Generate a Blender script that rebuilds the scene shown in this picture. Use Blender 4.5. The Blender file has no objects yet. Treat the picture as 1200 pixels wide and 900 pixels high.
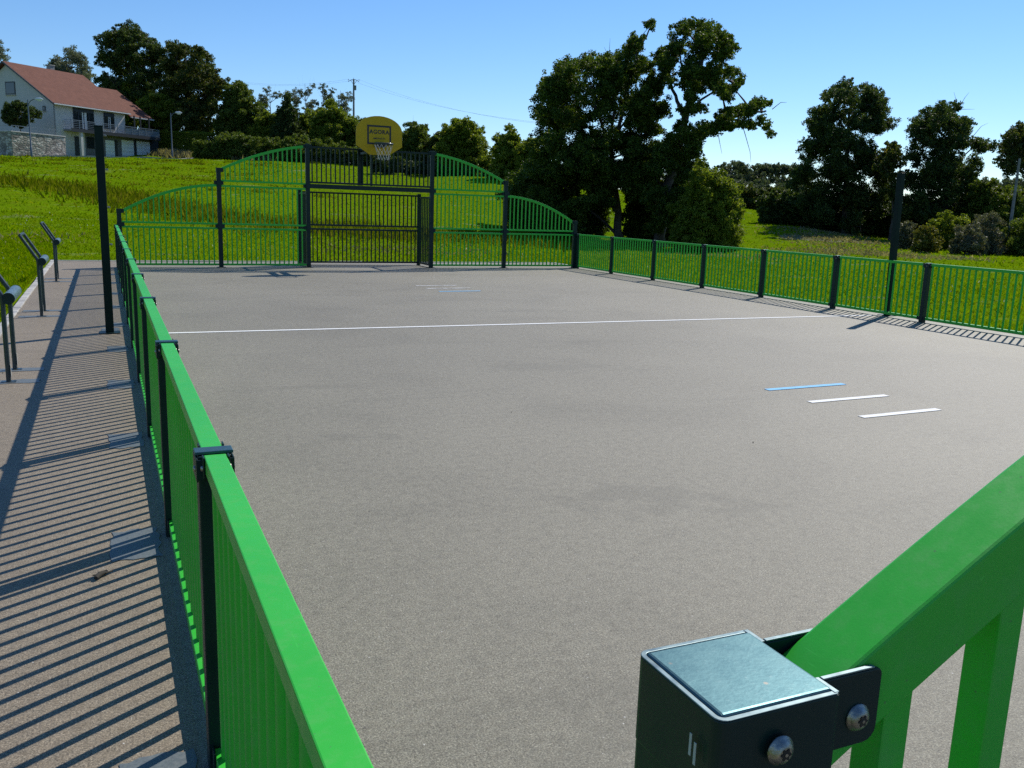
import bpy, bmesh, math, random
import numpy as np
from mathutils import Vector, Matrix

random.seed(7)
rng = np.random.default_rng(11)
S = bpy.context.scene
COL = S.collection
R = math.radians

# ------------------------------------------------------------------ camera model (solved from the court's own geometry)
FPX, CAMH = 1044.386, 1.70587
YAW, PITCH, ROLL = 0.428316, -0.195642, 0.0322821
_f = np.array([math.sin(YAW)*math.cos(PITCH), math.cos(YAW)*math.cos(PITCH), math.sin(PITCH)])
_r = np.array([math.cos(YAW), -math.sin(YAW), 0.0]); _u = np.cross(_r, _f)
_c, _s = math.cos(ROLL), math.sin(ROLL)
RV, UV = _c*_r + _s*_u, -_s*_r + _c*_u
CAM = np.array([0, 0, CAMH])
def ray(px, py): return _f + (px-600)/FPX*RV - (py-450)/FPX*UV
def at_depth(px, py, d): return CAM + ray(px, py)*d
def at_z(px, py, z):
    r = ray(px, py); return CAM + r*((z-CAMH)/r[2])

cd = bpy.data.cameras.new('camera'); cam = bpy.data.objects.new('camera', cd); COL.objects.link(cam)
cd.sensor_width = 36; cd.lens = FPX/1200*36; cd.clip_start = 0.02; cd.clip_end = 6000
M = Matrix.Identity(4)
for i in range(3):
    M[i][0], M[i][1], M[i][2], M[i][3] = RV[i], UV[i], -_f[i], CAM[i]
cam.matrix_world = M
S.camera = cam

# ------------------------------------------------------------------ materials
def new_mat(name):
    m = bpy.data.materials.new(name); m.use_nodes = True
    nt = m.node_tree; nt.nodes.clear()
    out = nt.nodes.new('ShaderNodeOutputMaterial')
    return m, nt, out
def N(nt, t, **kw):
    n = nt.nodes.new(t)
    for k, v in kw.items():
        if k in n.inputs.keys(): n.inputs[k].default_value = v
        else: setattr(n, k, v)
    return n
def L(nt, a, b): nt.links.new(a, b)
def rgba(c): return (c[0], c[1], c[2], 1.0)
def noise(nt, vec, scale, detail=3, rough=.55, dist=0):
    n = N(nt, 'ShaderNodeTexNoise'); n.inputs['Scale'].default_value = scale
    n.inputs['Detail'].default_value = detail; n.inputs['Roughness'].default_value = rough
    n.inputs['Distortion'].default_value = dist
    if vec is not None: L(nt, vec, n.inputs['Vector'])
    return n.outputs['Fac']
def ramp(nt, fac, stops, interp='LINEAR'):
    n = N(nt, 'ShaderNodeValToRGB'); e = n.color_ramp.elements; n.color_ramp.interpolation = interp
    while len(e) < len(stops): e.new(.5)
    for k, (p, c) in enumerate(stops):
        e[k].position = p; e[k].color = rgba(c) if not isinstance(c, (int, float)) else (c, c, c, 1)
    L(nt, fac, n.inputs['Fac']); return n.outputs['Color']
def mix(nt, fac, a, b, mode='MIX'):
    n = N(nt, 'ShaderNodeMix'); n.data_type = 'RGBA'; n.blend_type = mode
    for sock, v in ((n.inputs[0], fac), (n.inputs[6], a), (n.inputs[7], b)):
        if isinstance(v, (int, float)): sock.default_value = v
        elif isinstance(v, tuple): sock.default_value = rgba(v)
        else: L(nt, v, sock)
    return n.outputs[2]
def wpos(nt): return N(nt, 'ShaderNodeNewGeometry').outputs['Position']
def opos(nt): return N(nt, 'ShaderNodeTexCoord').outputs['Object']
def bump(nt, h, strength, dist):
    b = N(nt, 'ShaderNodeBump'); b.inputs['Strength'].default_value = strength; b.inputs['Distance'].default_value = dist
    L(nt, h, b.inputs['Height']); return b.outputs['Normal']
def principled(nt, out, col, rough=.6, metal=0, spec=.5, normal=None):
    p = N(nt, 'ShaderNodeBsdfPrincipled')
    if isinstance(col, tuple): p.inputs['Base Color'].default_value = rgba(col)
    else: L(nt, col, p.inputs['Base Color'])
    if isinstance(rough, (int, float)): p.inputs['Roughness'].default_value = rough
    else: L(nt, rough, p.inputs['Roughness'])
    p.inputs['Metallic'].default_value = metal; p.inputs['Specular IOR Level'].default_value = spec
    if normal is not None: L(nt, normal, p.inputs['Normal'])
    L(nt, p.outputs[0], out.inputs[0]); return p

def simple(name, col, rough=.6, metal=0, spec=.5, var=.12, vscale=6, bumpk=0, bscale=60, rvar=.08):
    m, nt, out = new_mat(name); v = opos(nt)
    n = noise(nt, v, vscale, 4)
    lo = tuple(c*(1-var) for c in col); hi = tuple(min(1, c*(1+var)) for c in col)
    c = ramp(nt, n, [(.3, lo), (.7, hi)])
    rr = ramp(nt, noise(nt, v, vscale*2.3, 3), [(.3, max(0, rough-rvar)), (.7, min(1, rough+rvar))])
    nm = bump(nt, noise(nt, v, bscale, 3), bumpk, .01) if bumpk else None
    principled(nt, out, c, rr, metal, spec, nm); return m

STAINS = [(2.9, 4.4, -.55, 2.9, 1.2, .40), (4.4, 8.6, -.35, 3.8, 1.4, .28), (1.5, 2.2, -.4, 2.2, 1.2, .34), (8.6, 4.9, -.5, 2.4, .9, .30), (6.5, 13.5, -.2, 4, 1.2, .25), (1.6, 6.3, -.6, 1.4, .6, .30)]
def court_mat(name, base, brown):
    m, nt, out = new_mat(name); w = wpos(nt)
    fine = noise(nt, w, 150, 3, .8); mid = noise(nt, w, 40, 3, .65); big = noise(nt, w, .55, 5, .6, .6); huge = noise(nt, w, .16, 3)
    c = ramp(nt, fine, [(.30, tuple(b*.25 for b in base)), (.45, tuple(b*.80 for b in base)), (.57, tuple(b*1.15 for b in base)), (.70, tuple(min(1, b*2.2) for b in base))])
    c = mix(nt, ramp(nt, mid, [(.35, 0.), (.75, .55)]), c, brown)
    c = mix(nt, 1.0, c, ramp(nt, big, [(.28, .86), (.46, .98), (.7, 1.05)]), 'MULTIPLY')
    c = mix(nt, 1.0, c, ramp(nt, huge, [(.3, .88), (.65, 1.05)]), 'MULTIPLY')
    # faint roller streaks across the court, tilted
    mp = N(nt, 'ShaderNodeMapping'); mp.inputs['Scale'].default_value = (.35, 1.3, 1); mp.inputs['Rotation'].default_value = (0, 0, -.5)
    L(nt, w, mp.inputs['Vector'])
    st = noise(nt, mp.outputs[0], 1.3, 5, .6, .3)
    c = mix(nt, 1.0, c, ramp(nt, st, [(.27, .86), (.42, 1.0)]), 'MULTIPLY')
    agg = noise(nt, w, 75, 4, .8); agg2 = noise(nt, w, 17, 5, .75)
    c = mix(nt, 1.0, c, ramp(nt, agg, [(.34, .66), (.5, 1.0), (.66, 1.2)]), 'MULTIPLY')
    c = mix(nt, 1.0, c, ramp(nt, agg2, [(.34, .80), (.5, 1.0), (.66, 1.12)]), 'MULTIPLY')
    # old stains, each with its own place and ragged outline
    for (cx, cy, ang, lx, ly, k_) in STAINS:
        mp2 = N(nt, 'ShaderNodeMapping'); mp2.vector_type = 'TEXTURE'; mp2.inputs['Location'].default_value = (cx, cy, 0); mp2.inputs['Rotation'].default_value = (0, 0, ang); mp2.inputs['Scale'].default_value = (lx, ly, 1)
        L(nt, w, mp2.inputs['Vector']); ln = N(nt, 'ShaderNodeVectorMath'); ln.operation = 'LENGTH'; L(nt, mp2.outputs[0], ln.inputs[0])
        ad = N(nt, 'ShaderNodeMath'); ad.operation = 'ADD'; L(nt, ln.outputs['Value'], ad.inputs[0])
        m2 = N(nt, 'ShaderNodeMath'); m2.operation = 'MULTIPLY'; m2.inputs[1].default_value = 1.5; L(nt, noise(nt, w, 2.6, 6, .72), m2.inputs[0]); L(nt, m2.outputs[0], ad.inputs[1])
        c = mix(nt, ramp(nt, ad.outputs[0], [(.55, k_), (1.0, 0.)]) if False else ramp(nt, ad.outputs[0], [(.0, k_), (.85, k_*.8), (1., 0.)]), c, tuple(b*.45 for b in base))
    # dark crumbs and pale grit
    vo = N(nt, 'ShaderNodeTexVoronoi'); vo.inputs['Scale'].default_value = 9; L(nt, w, vo.inputs['Vector'])
    c = mix(nt, ramp(nt, vo.outputs['Distance'], [(.03, .8), (.055, 0.)]), c, (.045, .04, .035))
    vo2 = N(nt, 'ShaderNodeTexVoronoi'); vo2.inputs['Scale'].default_value = 13.7; L(nt, w, vo2.inputs['Vector'])
    c = mix(nt, ramp(nt, vo2.outputs['Distance'], [(.03, .8), (.05, 0.)]), c, (.62, .6, .55))
    h = mix(nt, .5, fine, mid)
    principled(nt, out, c, .66, 0, .42, bump(nt, h, .7, .006)); return m

def leaf_mat(name, a, b, c3=None, trans=.35, spec=.22):
    m, nt, out = new_mat(name)
    rnd = N(nt, 'ShaderNodeNewGeometry').outputs['Random Per Island']
    big = noise(nt, wpos(nt), .7, 3)
    stops = [(.0, a), (.62, b)] + ([(.97, c3)] if c3 else [])
    col = ramp(nt, rnd, stops)
    col = mix(nt, ramp(nt, big, [(.35, 0.), (.7, .6)]), col, tuple(x*.72 for x in b))
    p = N(nt, 'ShaderNodeBsdfPrincipled'); p.inputs['Roughness'].default_value = .55; p.inputs['Specular IOR Level'].default_value = spec
    L(nt, col, p.inputs['Base Color'])
    t = N(nt, 'ShaderNodeBsdfTranslucent'); L(nt, mix(nt, 1., col, (1.25, 1.25, .5), 'MULTIPLY'), t.inputs['Color'])
    mx = N(nt, 'ShaderNodeMixShader'); mx.inputs[0].default_value = trans
    L(nt, p.outputs[0], mx.inputs[1]); L(nt, t.outputs[0], mx.inputs[2]); L(nt, mx.outputs[0], out.inputs[0])
    return m

def brick_mat(name, cols, mortar, scale, bw, rh, ms=.02, var=.4):
    m, nt, out = new_mat(name); v = opos(nt)
    mp = N(nt, 'ShaderNodeMapping'); mp.inputs['Rotation'].default_value = (math.pi/2, 0, 0); L(nt, v, mp.inputs['Vector'])
    wv = N(nt, 'ShaderNodeTexNoise'); wv.inputs['Scale'].default_value = 2.5; L(nt, mp.outputs[0], wv.inputs['Vector'])
    vv = mix(nt, .06, mp.outputs[0], wv.outputs['Color'])
    b = N(nt, 'ShaderNodeTexBrick'); b.inputs['Scale'].default_value = scale; b.inputs['Brick Width'].default_value = bw
    b.inputs['Row Height'].default_value = rh; b.inputs['Mortar Size'].default_value = ms
    b.inputs['Color1'].default_value = rgba(cols[0]); b.inputs['Color2'].default_value = rgba(cols[1]); b.inputs['Mortar'].default_value = rgba(mortar)
    L(nt, vv, b.inputs['Vector'])
    c = mix(nt, 1., b.outputs['Color'], ramp(nt, noise(nt, v, 7, 4), [(.3, 1-var), (.7, 1+var*.4)]), 'MULTIPLY')
    principled(nt, out, c, .9, 0, .2, bump(nt, b.outputs['Fac'], -.5, .03)); return m

def rubble_mat():
    m, nt, out = new_mat('rubble_stone'); v = opos(nt)
    mp = N(nt, 'ShaderNodeMapping'); mp.inputs['Scale'].default_value = (1.9, 1.9, 3.6); L(nt, v, mp.inputs['Vector'])
    vo = N(nt, 'ShaderNodeTexVoronoi'); vo.inputs['Scale'].default_value = 1.15; L(nt, mp.outputs[0], vo.inputs['Vector'])
    ve = N(nt, 'ShaderNodeTexVoronoi'); ve.feature = 'DISTANCE_TO_EDGE'; ve.inputs['Scale'].default_value = 1.15; L(nt, mp.outputs[0], ve.inputs['Vector'])
    sep = N(nt, 'ShaderNodeSeparateColor'); L(nt, vo.outputs['Color'], sep.inputs[0])
    c = ramp(nt, sep.outputs[0], [(.1, (.23, .205, .18)), (.5, (.42, .38, .32)), (.9, (.56, .52, .45))])
    c = mix(nt, ramp(nt, ve.outputs['Distance'], [(.03, .8), (.09, 0.)]), c, (.16, .14, .12))
    c = mix(nt, 1., c, ramp(nt, noise(nt, v, 8, 4), [(.3, .7), (.7, 1.1)]), 'MULTIPLY')
    principled(nt, out, c, .9, 0, .15, bump(nt, ve.outputs['Distance'], .6, .12)); return m
def paint_mat(name, col):
    m, nt, out = new_mat(name); v = wpos(nt)
    n = noise(nt, v, 2.2, 4); d = noise(nt, v, 26, 5, .7); sp = noise(nt, v, 420, 2)
    c = ramp(nt, n, [(.3, tuple(x*.93 for x in col)), (.7, tuple(x*1.05 for x in col))])
    c = mix(nt, ramp(nt, d, [(.48, 0.), (.75, .16)]), c, (.22, .27, .19))          # dust film
    vo = N(nt, 'ShaderNodeTexVoronoi'); vo.inputs['Scale'].default_value = 55; L(nt, v, vo.inputs['Vector'])
    c = mix(nt, ramp(nt, vo.outputs['Distance'], [(.05, .45), (.09, 0.)]), c, (.10, .12, .08))   # fly specks
    mp = N(nt, 'ShaderNodeMapping'); mp.inputs['Scale'].default_value = (60, 4, 60); mp.inputs['Rotation'].default_value = (.3, .2, .5); L(nt, v, mp.inputs['Vector'])
    s_ = noise(nt, mp.outputs[0], 3, 2)
    c = mix(nt, ramp(nt, s_, [(.72, 0.), (.76, .22)]), c, tuple(min(1, x*1.5+.06) for x in col))   # fine scratches
    principled(nt, out, c, ramp(nt, d, [(.35, .32), (.7, .46)]), 0, .34, bump(nt, sp, .05, .0015)); return m
def paint_line_mat(name, col, under, wear=.42):
    m, nt, out = new_mat(name); w = wpos(nt)
    n = noise(nt, w, 160, 3, .75); n2 = noise(nt, w, 5, 4)
    f = mix(nt, .35, n, n2)
    c = mix(nt, ramp(nt, f, [(wear-.08, 1.), (wear+.02, 0.)]), col, under)
    principled(nt, out, c, .75, 0, .3, bump(nt, noise(nt, w, 210, 2, .7), .4, .005)); return m

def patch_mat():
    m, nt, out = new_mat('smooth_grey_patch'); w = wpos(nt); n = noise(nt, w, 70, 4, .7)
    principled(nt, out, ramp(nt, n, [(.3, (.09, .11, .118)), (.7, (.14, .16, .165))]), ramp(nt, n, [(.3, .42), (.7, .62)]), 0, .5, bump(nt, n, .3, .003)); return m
MAT = {}
MAT['court'] = court_mat('court_concrete', (.230, .213, .162), (.160, .134, .09))
MAT['walk'] = court_mat('walkway_concrete', (.245, .203, .146), (.178, .132, .082))
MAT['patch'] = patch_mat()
MAT['kerb'] = simple('kerb_concrete', (.40, .385, .36), .85, var=.25, vscale=3, bumpk=.4, bscale=70)
MAT['white_line'] = paint_line_mat('white_line_paint', (.80, .80, .77), (.30, .28, .25))
MAT['white_line_worn'] = paint_line_mat('white_line_paint_worn', (.78, .78, .76), (.31, .29, .26), .52)
MAT['blue_line'] = paint_line_mat('blue_line_paint', (.20, .52, .80), (.26, .27, .27))
MAT['green'] = paint_mat('green_powder_coat', (.036, .44, .036))
MAT['dark'] = simple('dark_green_powder_coat', (.004, .020, .019), .42, spec=.28, var=.12, vscale=5, bumpk=.05, bscale=900)
MAT['dark_matt'] = simple('dark_matt_paint', (.006, .016, .013), .6, spec=.16, var=.12, vscale=5)
def cap_mat():
    m, nt, out = new_mat('weathered_cap'); v = opos(nt)
    n = noise(nt, v, 55, 5, .65); n2 = noise(nt, v, 260, 3)
    c = ramp(nt, n, [(.3, (.050, .120, .135)), (.7, (.062, .135, .150))])
    vo = N(nt, 'ShaderNodeTexVoronoi'); vo.inputs['Scale'].default_value = 38; L(nt, v, vo.inputs['Vector'])
    c = mix(nt, ramp(nt, vo.outputs['Distance'], [(.05, .5), (.10, 0.)]), c, (.30, .20, .14))
    c = mix(nt, ramp(nt, n2, [(.6, 0.), (.8, .15)]), c, (.30, .36, .36))
    principled(nt, out, c, ramp(nt, n, [(.3, .40), (.7, .50)]), .75, .5, bump(nt, n2, .06, .002)); return m
MAT['cap'] = cap_mat()
MAT['edge'] = simple('pale_bracket_edge', (.16, .22, .23), .4, .6, var=.25, vscale=40)  # paler strip along the top edges of the bracket
MAT['steel'] = simple('stainless_bolt', (.30, .285, .26), .42, 1.0, var=.25, vscale=120, bumpk=.1, bscale=300)
MAT['steel_dark'] = simple('bolt_recess', (.04, .04, .04), .5, .6)
MAT['scratch'] = simple('paint_scratch', (.42, .43, .40), .6)
MAT['perch'] = simple('blue_grey_powder_coat', (.020, .034, .042), .33, spec=.6, var=.12, vscale=8, bumpk=.04, bscale=600)
MAT['perch_seat'] = simple('pale_worn_tube', (.11, .17, .20), .32, .2, var=.2, vscale=12)
MAT['board'] = simple('yellow_board_paint', (.50, .325, .008), .5, spec=.25, var=.06, vscale=4)
MAT['board_ink'] = simple('black_board_print', (.012, .016, .026), .5)
MAT['rim'] = simple('dark_hoop_steel', (.03, .045, .055), .3, .3)
MAT['net'] = simple('white_net_cord', (.50, .49, .46), .8)
MAT['bark'] = simple('bark', (.075, .06, .048), .95, var=.4, vscale=3, bumpk=.8, bscale=9)
MAT['bark_pale'] = simple('pale_bark', (.19, .17, .15), .9, var=.4, vscale=4, bumpk=.5, bscale=12)
MAT['oak_leaf'] = leaf_mat('oak_leaves', (.028, .056, .008), (.064, .112, .014), (.16, .20, .03), .45)
MAT['dark_leaf'] = leaf_mat('dark_leaves', (.026, .050, .014), (.055, .092, .022), (.12, .15, .035), .40)
MAT['hazed_leaf'] = leaf_mat('haze_tinted_leaves', (.05, .075, .045), (.08, .11, .065), (.13, .15, .09), .4)  # leaf colour paled and greyed, distance haze put into the base colour
MAT['rust_leaf'] = leaf_mat('autumn_leaves', (.030, .054, .014), (.066, .096, .020), (.17, .15, .035), .40)
MAT['lime_leaf'] = leaf_mat('lime_leaves', (.085, .135, .012), (.16, .215, .022), (.29, .31, .05), .52)
MAT['yellow_leaf'] = leaf_mat('yellow_leaves', (.09, .11, .018), (.15, .15, .025), (.24, .20, .04), .4)
MAT['grey_leaf'] = leaf_mat('grey_green_leaves', (.075, .085, .055), (.13, .135, .085), (.20, .19, .12), .3)
MAT['pale_leaf'] = leaf_mat('pale_silver_leaves', (.09, .12, .10), (.15, .18, .15), (.22, .22, .17), .35)
MAT['hedge_leaf'] = leaf_mat('hedge_leaves', (.055, .092, .016), (.10, .15, .022), (.20, .23, .04), .45)
MAT['grass_blade'] = leaf_mat('grass_blades', (.092, .175, .0), (.155, .255, .0), (.27, .27, .01), .5, 0)
MAT['tall_grass'] = leaf_mat('tall_dry_grass', (.085, .12, .002), (.12, .155, .004), (.20, .18, .03), .45, 0)
MAT['dry_weed'] = leaf_mat('dry_weeds', (.15, .14, .07), (.23, .205, .12), (.36, .33, .23), .4, 0)
MAT['flower'] = leaf_mat('small_flowers', (.75, .72, .62), (.8, .78, .7), (.75, .6, .15), .2)
MAT['render_wall'] = simple('white_render', (.50, .495, .475), .85, var=.05, vscale=2, bumpk=.15, bscale=30)
MAT['render_grey'] = simple('grey_render', (.26, .265, .265), .85, var=.08, vscale=2)
MAT['stone_grey'] = simple('dark_grey_render', (.12, .125, .13), .9, var=.1, vscale=2)
MAT['garage'] = simple('white_garage_door', (.70, .73, .74), .5, var=.04)
MAT['dark_wood'] = simple('dark_frame', (.025, .03, .035), .5)
MAT['rail_paint'] = simple('grey_blue_railing', (.16, .20, .24), .5)
MAT['glass'] = simple('window_glass', (.02, .026, .03), .06, spec=.8)
MAT['curtain'] = simple('curtain', (.6, .62, .62), .8)
MAT['stone'] = rubble_mat()
MAT['coping'] = simple('coping_stone', (.45, .43, .39), .85, var=.2, vscale=2)
MAT['lamp'] = simple('lamp_post_grey', (.10, .13, .16), .5, .3)
MAT['lamp_lens'] = simple('lamp_lens', (.65, .68, .7), .2)
MAT['wood_pole'] = simple('grey_wood_pole', (.20, .185, .165), .9, var=.3, vscale=5, bumpk=.4, bscale=30)
MAT['wire'] = simple('power_wire', (.05, .05, .05), .6)
MAT['asphalt'] = simple('road_asphalt', (.30, .29, .27), .9, var=.15, vscale=1.5)
MAT['twig'] = simple('dry_twig', (.035, .03, .022), .9)
def roof_mat():
    m, nt, out = new_mat('clay_roof_tiles'); v = opos(nt)
    wx = N(nt, 'ShaderNodeTexWave'); wx.bands_direction = 'X'; wx.inputs['Scale'].default_value = 1.5; L(nt, v, wx.inputs['Vector'])
    wy = N(nt, 'ShaderNodeTexWave'); wy.bands_direction = 'Z'; wy.wave_profile = 'SAW'; wy.inputs['Scale'].default_value = 1.5; L(nt, v, wy.inputs['Vector'])
    c = ramp(nt, noise(nt, v, 1.6, 5, .7), [(.3, (.12, .044, .027)), (.55, (.155, .058, .036)), (.75, (.19, .08, .052))])
    c = mix(nt, ramp(nt, noise(nt, v, 16, 3, .7), [(.5, 0.), (.72, .6)]), c, (.09, .05, .042))
    h = mix(nt, .5, wx.outputs['Color'], wy.outputs['Color'])
    principled(nt, out, c, .85, 0, .25, bump(nt, h, .6, .06)); return m
MAT['roof'] = roof_mat()
BANKS = [(*at_depth(975, 268, 60)[:2], -.55, 7.5, 3.6), (*at_depth(1015, 285, 50)[:2], -.3, 5.5, 2.6), (*at_depth(1085, 298, 45)[:2], -.3, 5, 1.8)]
def ground_mat():
    m, nt, out = new_mat('meadow_ground'); w = wpos(nt)
    big = noise(nt, w, .11, 5, .6, .4); mid = noise(nt, w, .9, 5, .65); fine = noise(nt, w, 14, 4, .7); vf = noise(nt, w, 60, 2)
    c = ramp(nt, fine, [(.28, (.072, .135, .002)), (.5, (.11, .195, .003)), (.72, (.155, .24, .006))])
    c = mix(nt, ramp(nt, mid, [(.46, 0.), (.70, .5)]), c, (.13, .14, .012))
    c = mix(nt, ramp(nt, big, [(.45, 0.), (.62, .35)]), c, (.085, .15, .002))
    # bare, dry patches of greyish soil
    mp = N(nt, 'ShaderNodeMapping'); mp.inputs['Scale'].default_value = (.5, 1.3, 1); L(nt, w, mp.inputs['Vector'])
    dry = noise(nt, mp.outputs[0], .42, 6, .7, .5)
    c = mix(nt, ramp(nt, dry, [(.60, 0.), (.68, .6)]), c, (.24, .21, .16))
    # bare, stony bank by the trees
    for (cx, cy, ang, lx, ly) in BANKS:
        mp2 = N(nt, 'ShaderNodeMapping'); mp2.vector_type = 'TEXTURE'; mp2.inputs['Location'].default_value = (cx, cy, 0); mp2.inputs['Rotation'].default_value = (0, 0, ang); mp2.inputs['Scale'].default_value = (lx, ly, 1000)
        L(nt, w, mp2.inputs['Vector']); ln = N(nt, 'ShaderNodeVectorMath'); ln.operation = 'LENGTH'; L(nt, mp2.outputs[0], ln.inputs[0])
        ad = N(nt, 'ShaderNodeMath'); ad.operation = 'ADD'; L(nt, ln.outputs['Value'], ad.inputs[0]); L(nt, noise(nt, w, .55, 7, .75), ad.inputs[1])
        soil = ramp(nt, noise(nt, w, 3.5, 6, .75), [(.3, (.10, .105, .055)), (.5, (.19, .175, .12)), (.7, (.30, .275, .21))])
        c = mix(nt, ramp(nt, ad.outputs[0], [(.0, .92), (1.15, .80), (1.4, 0.)]), c, soil)
    c = mix(nt, ramp(nt, vf, [(.2, .35), (.45, 0.)]), c, (.04, .06, .008))
    principled(nt, out, c, .95, 0, 0, bump(nt, mix(nt, .5, fine, mid), .7, .10)); return m
MAT['ground'] = ground_mat()

# ------------------------------------------------------------------ object helpers
def link(o, parent=None):
    COL.objects.link(o)
    if parent is not None: o.parent = parent
    return o
def tag(o, label=None, cat=None, group=None, kind=None):
    if label: o['label'] = label
    if cat: o['category'] = cat
    if group: o['group'] = group
    if kind: o['kind'] = kind
    return o
def empty(name, loc=(0, 0, 0), rz=0, label=None, cat=None, group=None):
    o = bpy.data.objects.new(name, None); o.location = loc; o.rotation_euler = (0, 0, rz)
    o.empty_display_size = .1
    link(o); return tag(o, label, cat, group)
def copy_tree(o, parent=None):
    c = o.copy(); COL.objects.link(c)
    if parent is not None: c.parent = parent
    for ch in list(o.children): copy_tree(ch, c)
    return c

class MB:
    def __init__(s): s.v = []; s.f = []; s.sm = []
    def add(s, vs, fs, smooth=False):
        k = len(s.v); s.v += [tuple(map(float, v)) for v in vs]
        s.f += [tuple(i+k for i in f) for f in fs]; s.sm += [smooth]*len(fs)
    def box(s, x0, x1, y0, y1, z0, z1):
        s.add([(x0,y0,z0),(x1,y0,z0),(x1,y1,z0),(x0,y1,z0),(x0,y0,z1),(x1,y0,z1),(x1,y1,z1),(x0,y1,z1)],
              [(0,3,2,1),(4,5,6,7),(0,1,5,4),(1,2,6,5),(2,3,7,6),(3,0,4,7)]); return s
    def hexa(s, b, t):   # 4 bottom and 4 top corners, counter-clockwise from above
        s.add(list(b)+list(t), [(0,3,2,1),(4,5,6,7),(0,1,5,4),(1,2,6,5),(2,3,7,6),(3,0,4,7)]); return s
    def tube(s, pts, rad, n=8, cap=True, smooth=True):
        P = [Vector(p) for p in pts]; rad = rad if isinstance(rad, (list, tuple)) else [rad]*len(P)
        rings = []; ref = None
        for i, p in enumerate(P):
            d = (P[min(i+1, len(P)-1)]-P[max(i-1, 0)])
            if d.length < 1e-9: d = Vector((0, 0, 1))
            d.normalize()
            if ref is None: ref = Vector((1, 0, 0)) if abs(d.x) < .8 else Vector((0, 1, 0))
            a = (ref - d*ref.dot(d)).normalized(); ref = a; b = d.cross(a)
            rings.append([p + (a*math.cos(2*math.pi*k/n)+b*math.sin(2*math.pi*k/n))*rad[i] for k in range(n)])
        vs = [q for r in rings for q in r]; fs = []
        for i in range(len(P)-1):
            for k in range(n): fs.append((i*n+k, i*n+(k+1) % n, (i+1)*n+(k+1) % n, (i+1)*n+k))
        s.add(vs, fs, smooth)
        if cap: s.add(rings[0], [tuple(reversed(range(n)))]); s.add(rings[-1], [tuple(range(n))])
        return s
    def disc(s, c, axis, r, h, n=20, smooth=True):
        c = Vector(c); a = Vector(axis).normalized(); return s.tube([c, c+a*h], r, n, True, smooth)
    def prism_y(s, poly, y0, y1):    # polygon of (x, z) extruded along y, counter-clockwise seen from -y
        n = len(poly)
        s.add([(x, y0, z) for x, z in poly]+[(x, y1, z) for x, z in poly],
              [tuple(range(n)), tuple(reversed(range(n, 2*n)))]+[(i, n+i, n+(i+1) % n, (i+1) % n) for i in range(n)]); return s
    def prism_z(s, poly, z0, z1):
        n = len(poly)
        s.add([(x, y, z0) for x, y in poly]+[(x, y, z1) for x, y in poly],
              [tuple(reversed(range(n))), tuple(range(n, 2*n))]+[(i, (i+1) % n, n+(i+1) % n, n+i) for i in range(n)]); return s
    def mesh(s, name, mat):
        me = bpy.data.meshes.new(name); me.from_pydata(s.v, [], s.f); me.materials.append(mat)
        me.polygons.foreach_set('use_smooth', s.sm); me.update()
        bm = bmesh.new(); bm.from_mesh(me); bmesh.ops.recalc_face_normals(bm, faces=bm.faces); bm.to_mesh(me); bm.free()
        return me
    def build(s, name, mat, parent=None, bevel=0, loc=None, seg=2):
        o = bpy.data.objects.new(name, s.mesh(name, mat)); link(o, parent)
        if loc is not None: o.location = loc
        if bevel:
            b = o.modifiers.new('bevel', 'BEVEL'); b.width = bevel; b.segments = seg; b.limit_method = 'ANGLE'; b.angle_limit = R(40)
        return o

def big_mesh(name, verts, nper, mat, parent=None):
    """verts: (count*nper,3); every face uses nper consecutive verts"""
    verts = np.ascontiguousarray(verts, dtype=np.float32); nv = len(verts); nf = nv//nper
    me = bpy.data.meshes.new(name); me.vertices.add(nv); me.vertices.foreach_set('co', verts.ravel())
    me.loops.add(nv); me.loops.foreach_set('vertex_index', np.arange(nv, dtype=np.int32))
    me.polygons.add(nf); me.polygons.foreach_set('loop_start', np.arange(0, nv, nper, dtype=np.int32))
    me.update(calc_edges=True); me.materials.append(mat)
    o = bpy.data.objects.new(name, me); link(o, parent); return o

# ------------------------------------------------------------------ terrain
XL, XR, Y0, Y1, YW = .2483, 12.652, .485, 23.471, 11.95
WALK0, EDGE1, YEND = -1.2, 12.98, 25.6
ctrl = [(26.2,43.7,-.1),(54,55.7,.38),(53.3,44.7,-.08),(10.3,127,7.4),(13.5,123.5,7.1),(17.5,119,6.9),(2.8,111.7,5.8),(29.9,87.8,4.5),(34.9,80,4.4),(60.1,75.8,2.4),(57.4,57.6,.85),(49,56,1.0),(46,52,.75),
        (6.2,41.7,.5),(-3.7,69,2.3),(-4.9,115.2,5.65),(6.5,119.1,6.1),(-9.8,111.7,5.4),(15,110,6.1),(20,100,5.5),(43,76,3.3),(50,75,2.8),
        (0,28,0.02),(8,28,0.0),(14,30,-.02),(-4,28,.1),(-8,40,.75),(-6,20,.12),(-8,10,.15),(-20,10,.6),(-20,60,2.4),(-25,110,5.6),
        (20,20,0),(30,20,-.05),(20,5,0),(40,25,-.1),(40,10,-.1),(60,20,-.2),(30,35,-.1),(20,35,-.05),(38,50,.3),(45,60,1.0),(32,62,1.9),(22,60,1.7),(12,60,1.8),
        (0,160,6.2),(40,150,5.5),(80,130,3),(100,100,1.5),(90,60,0),(-40,160,6),(-60,60,3),(-40,-20,.5),(0,-20,0),(40,-20,0),(90,10,-.5),(20,76,3.1),(8,86,3.8),(16,50,.9),(75,70,1.2),(70,48,-.1)]
CT = np.array(ctrl)
def _tps(A, B):
    r2 = ((A[:, None, :]-B[None, :, :])**2).sum(2); return np.where(r2 > 0, r2*np.log(r2+1e-12), 0)
_K = _tps(CT[:, :2]/50, CT[:, :2]/50) + np.eye(len(CT))*.003
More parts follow.
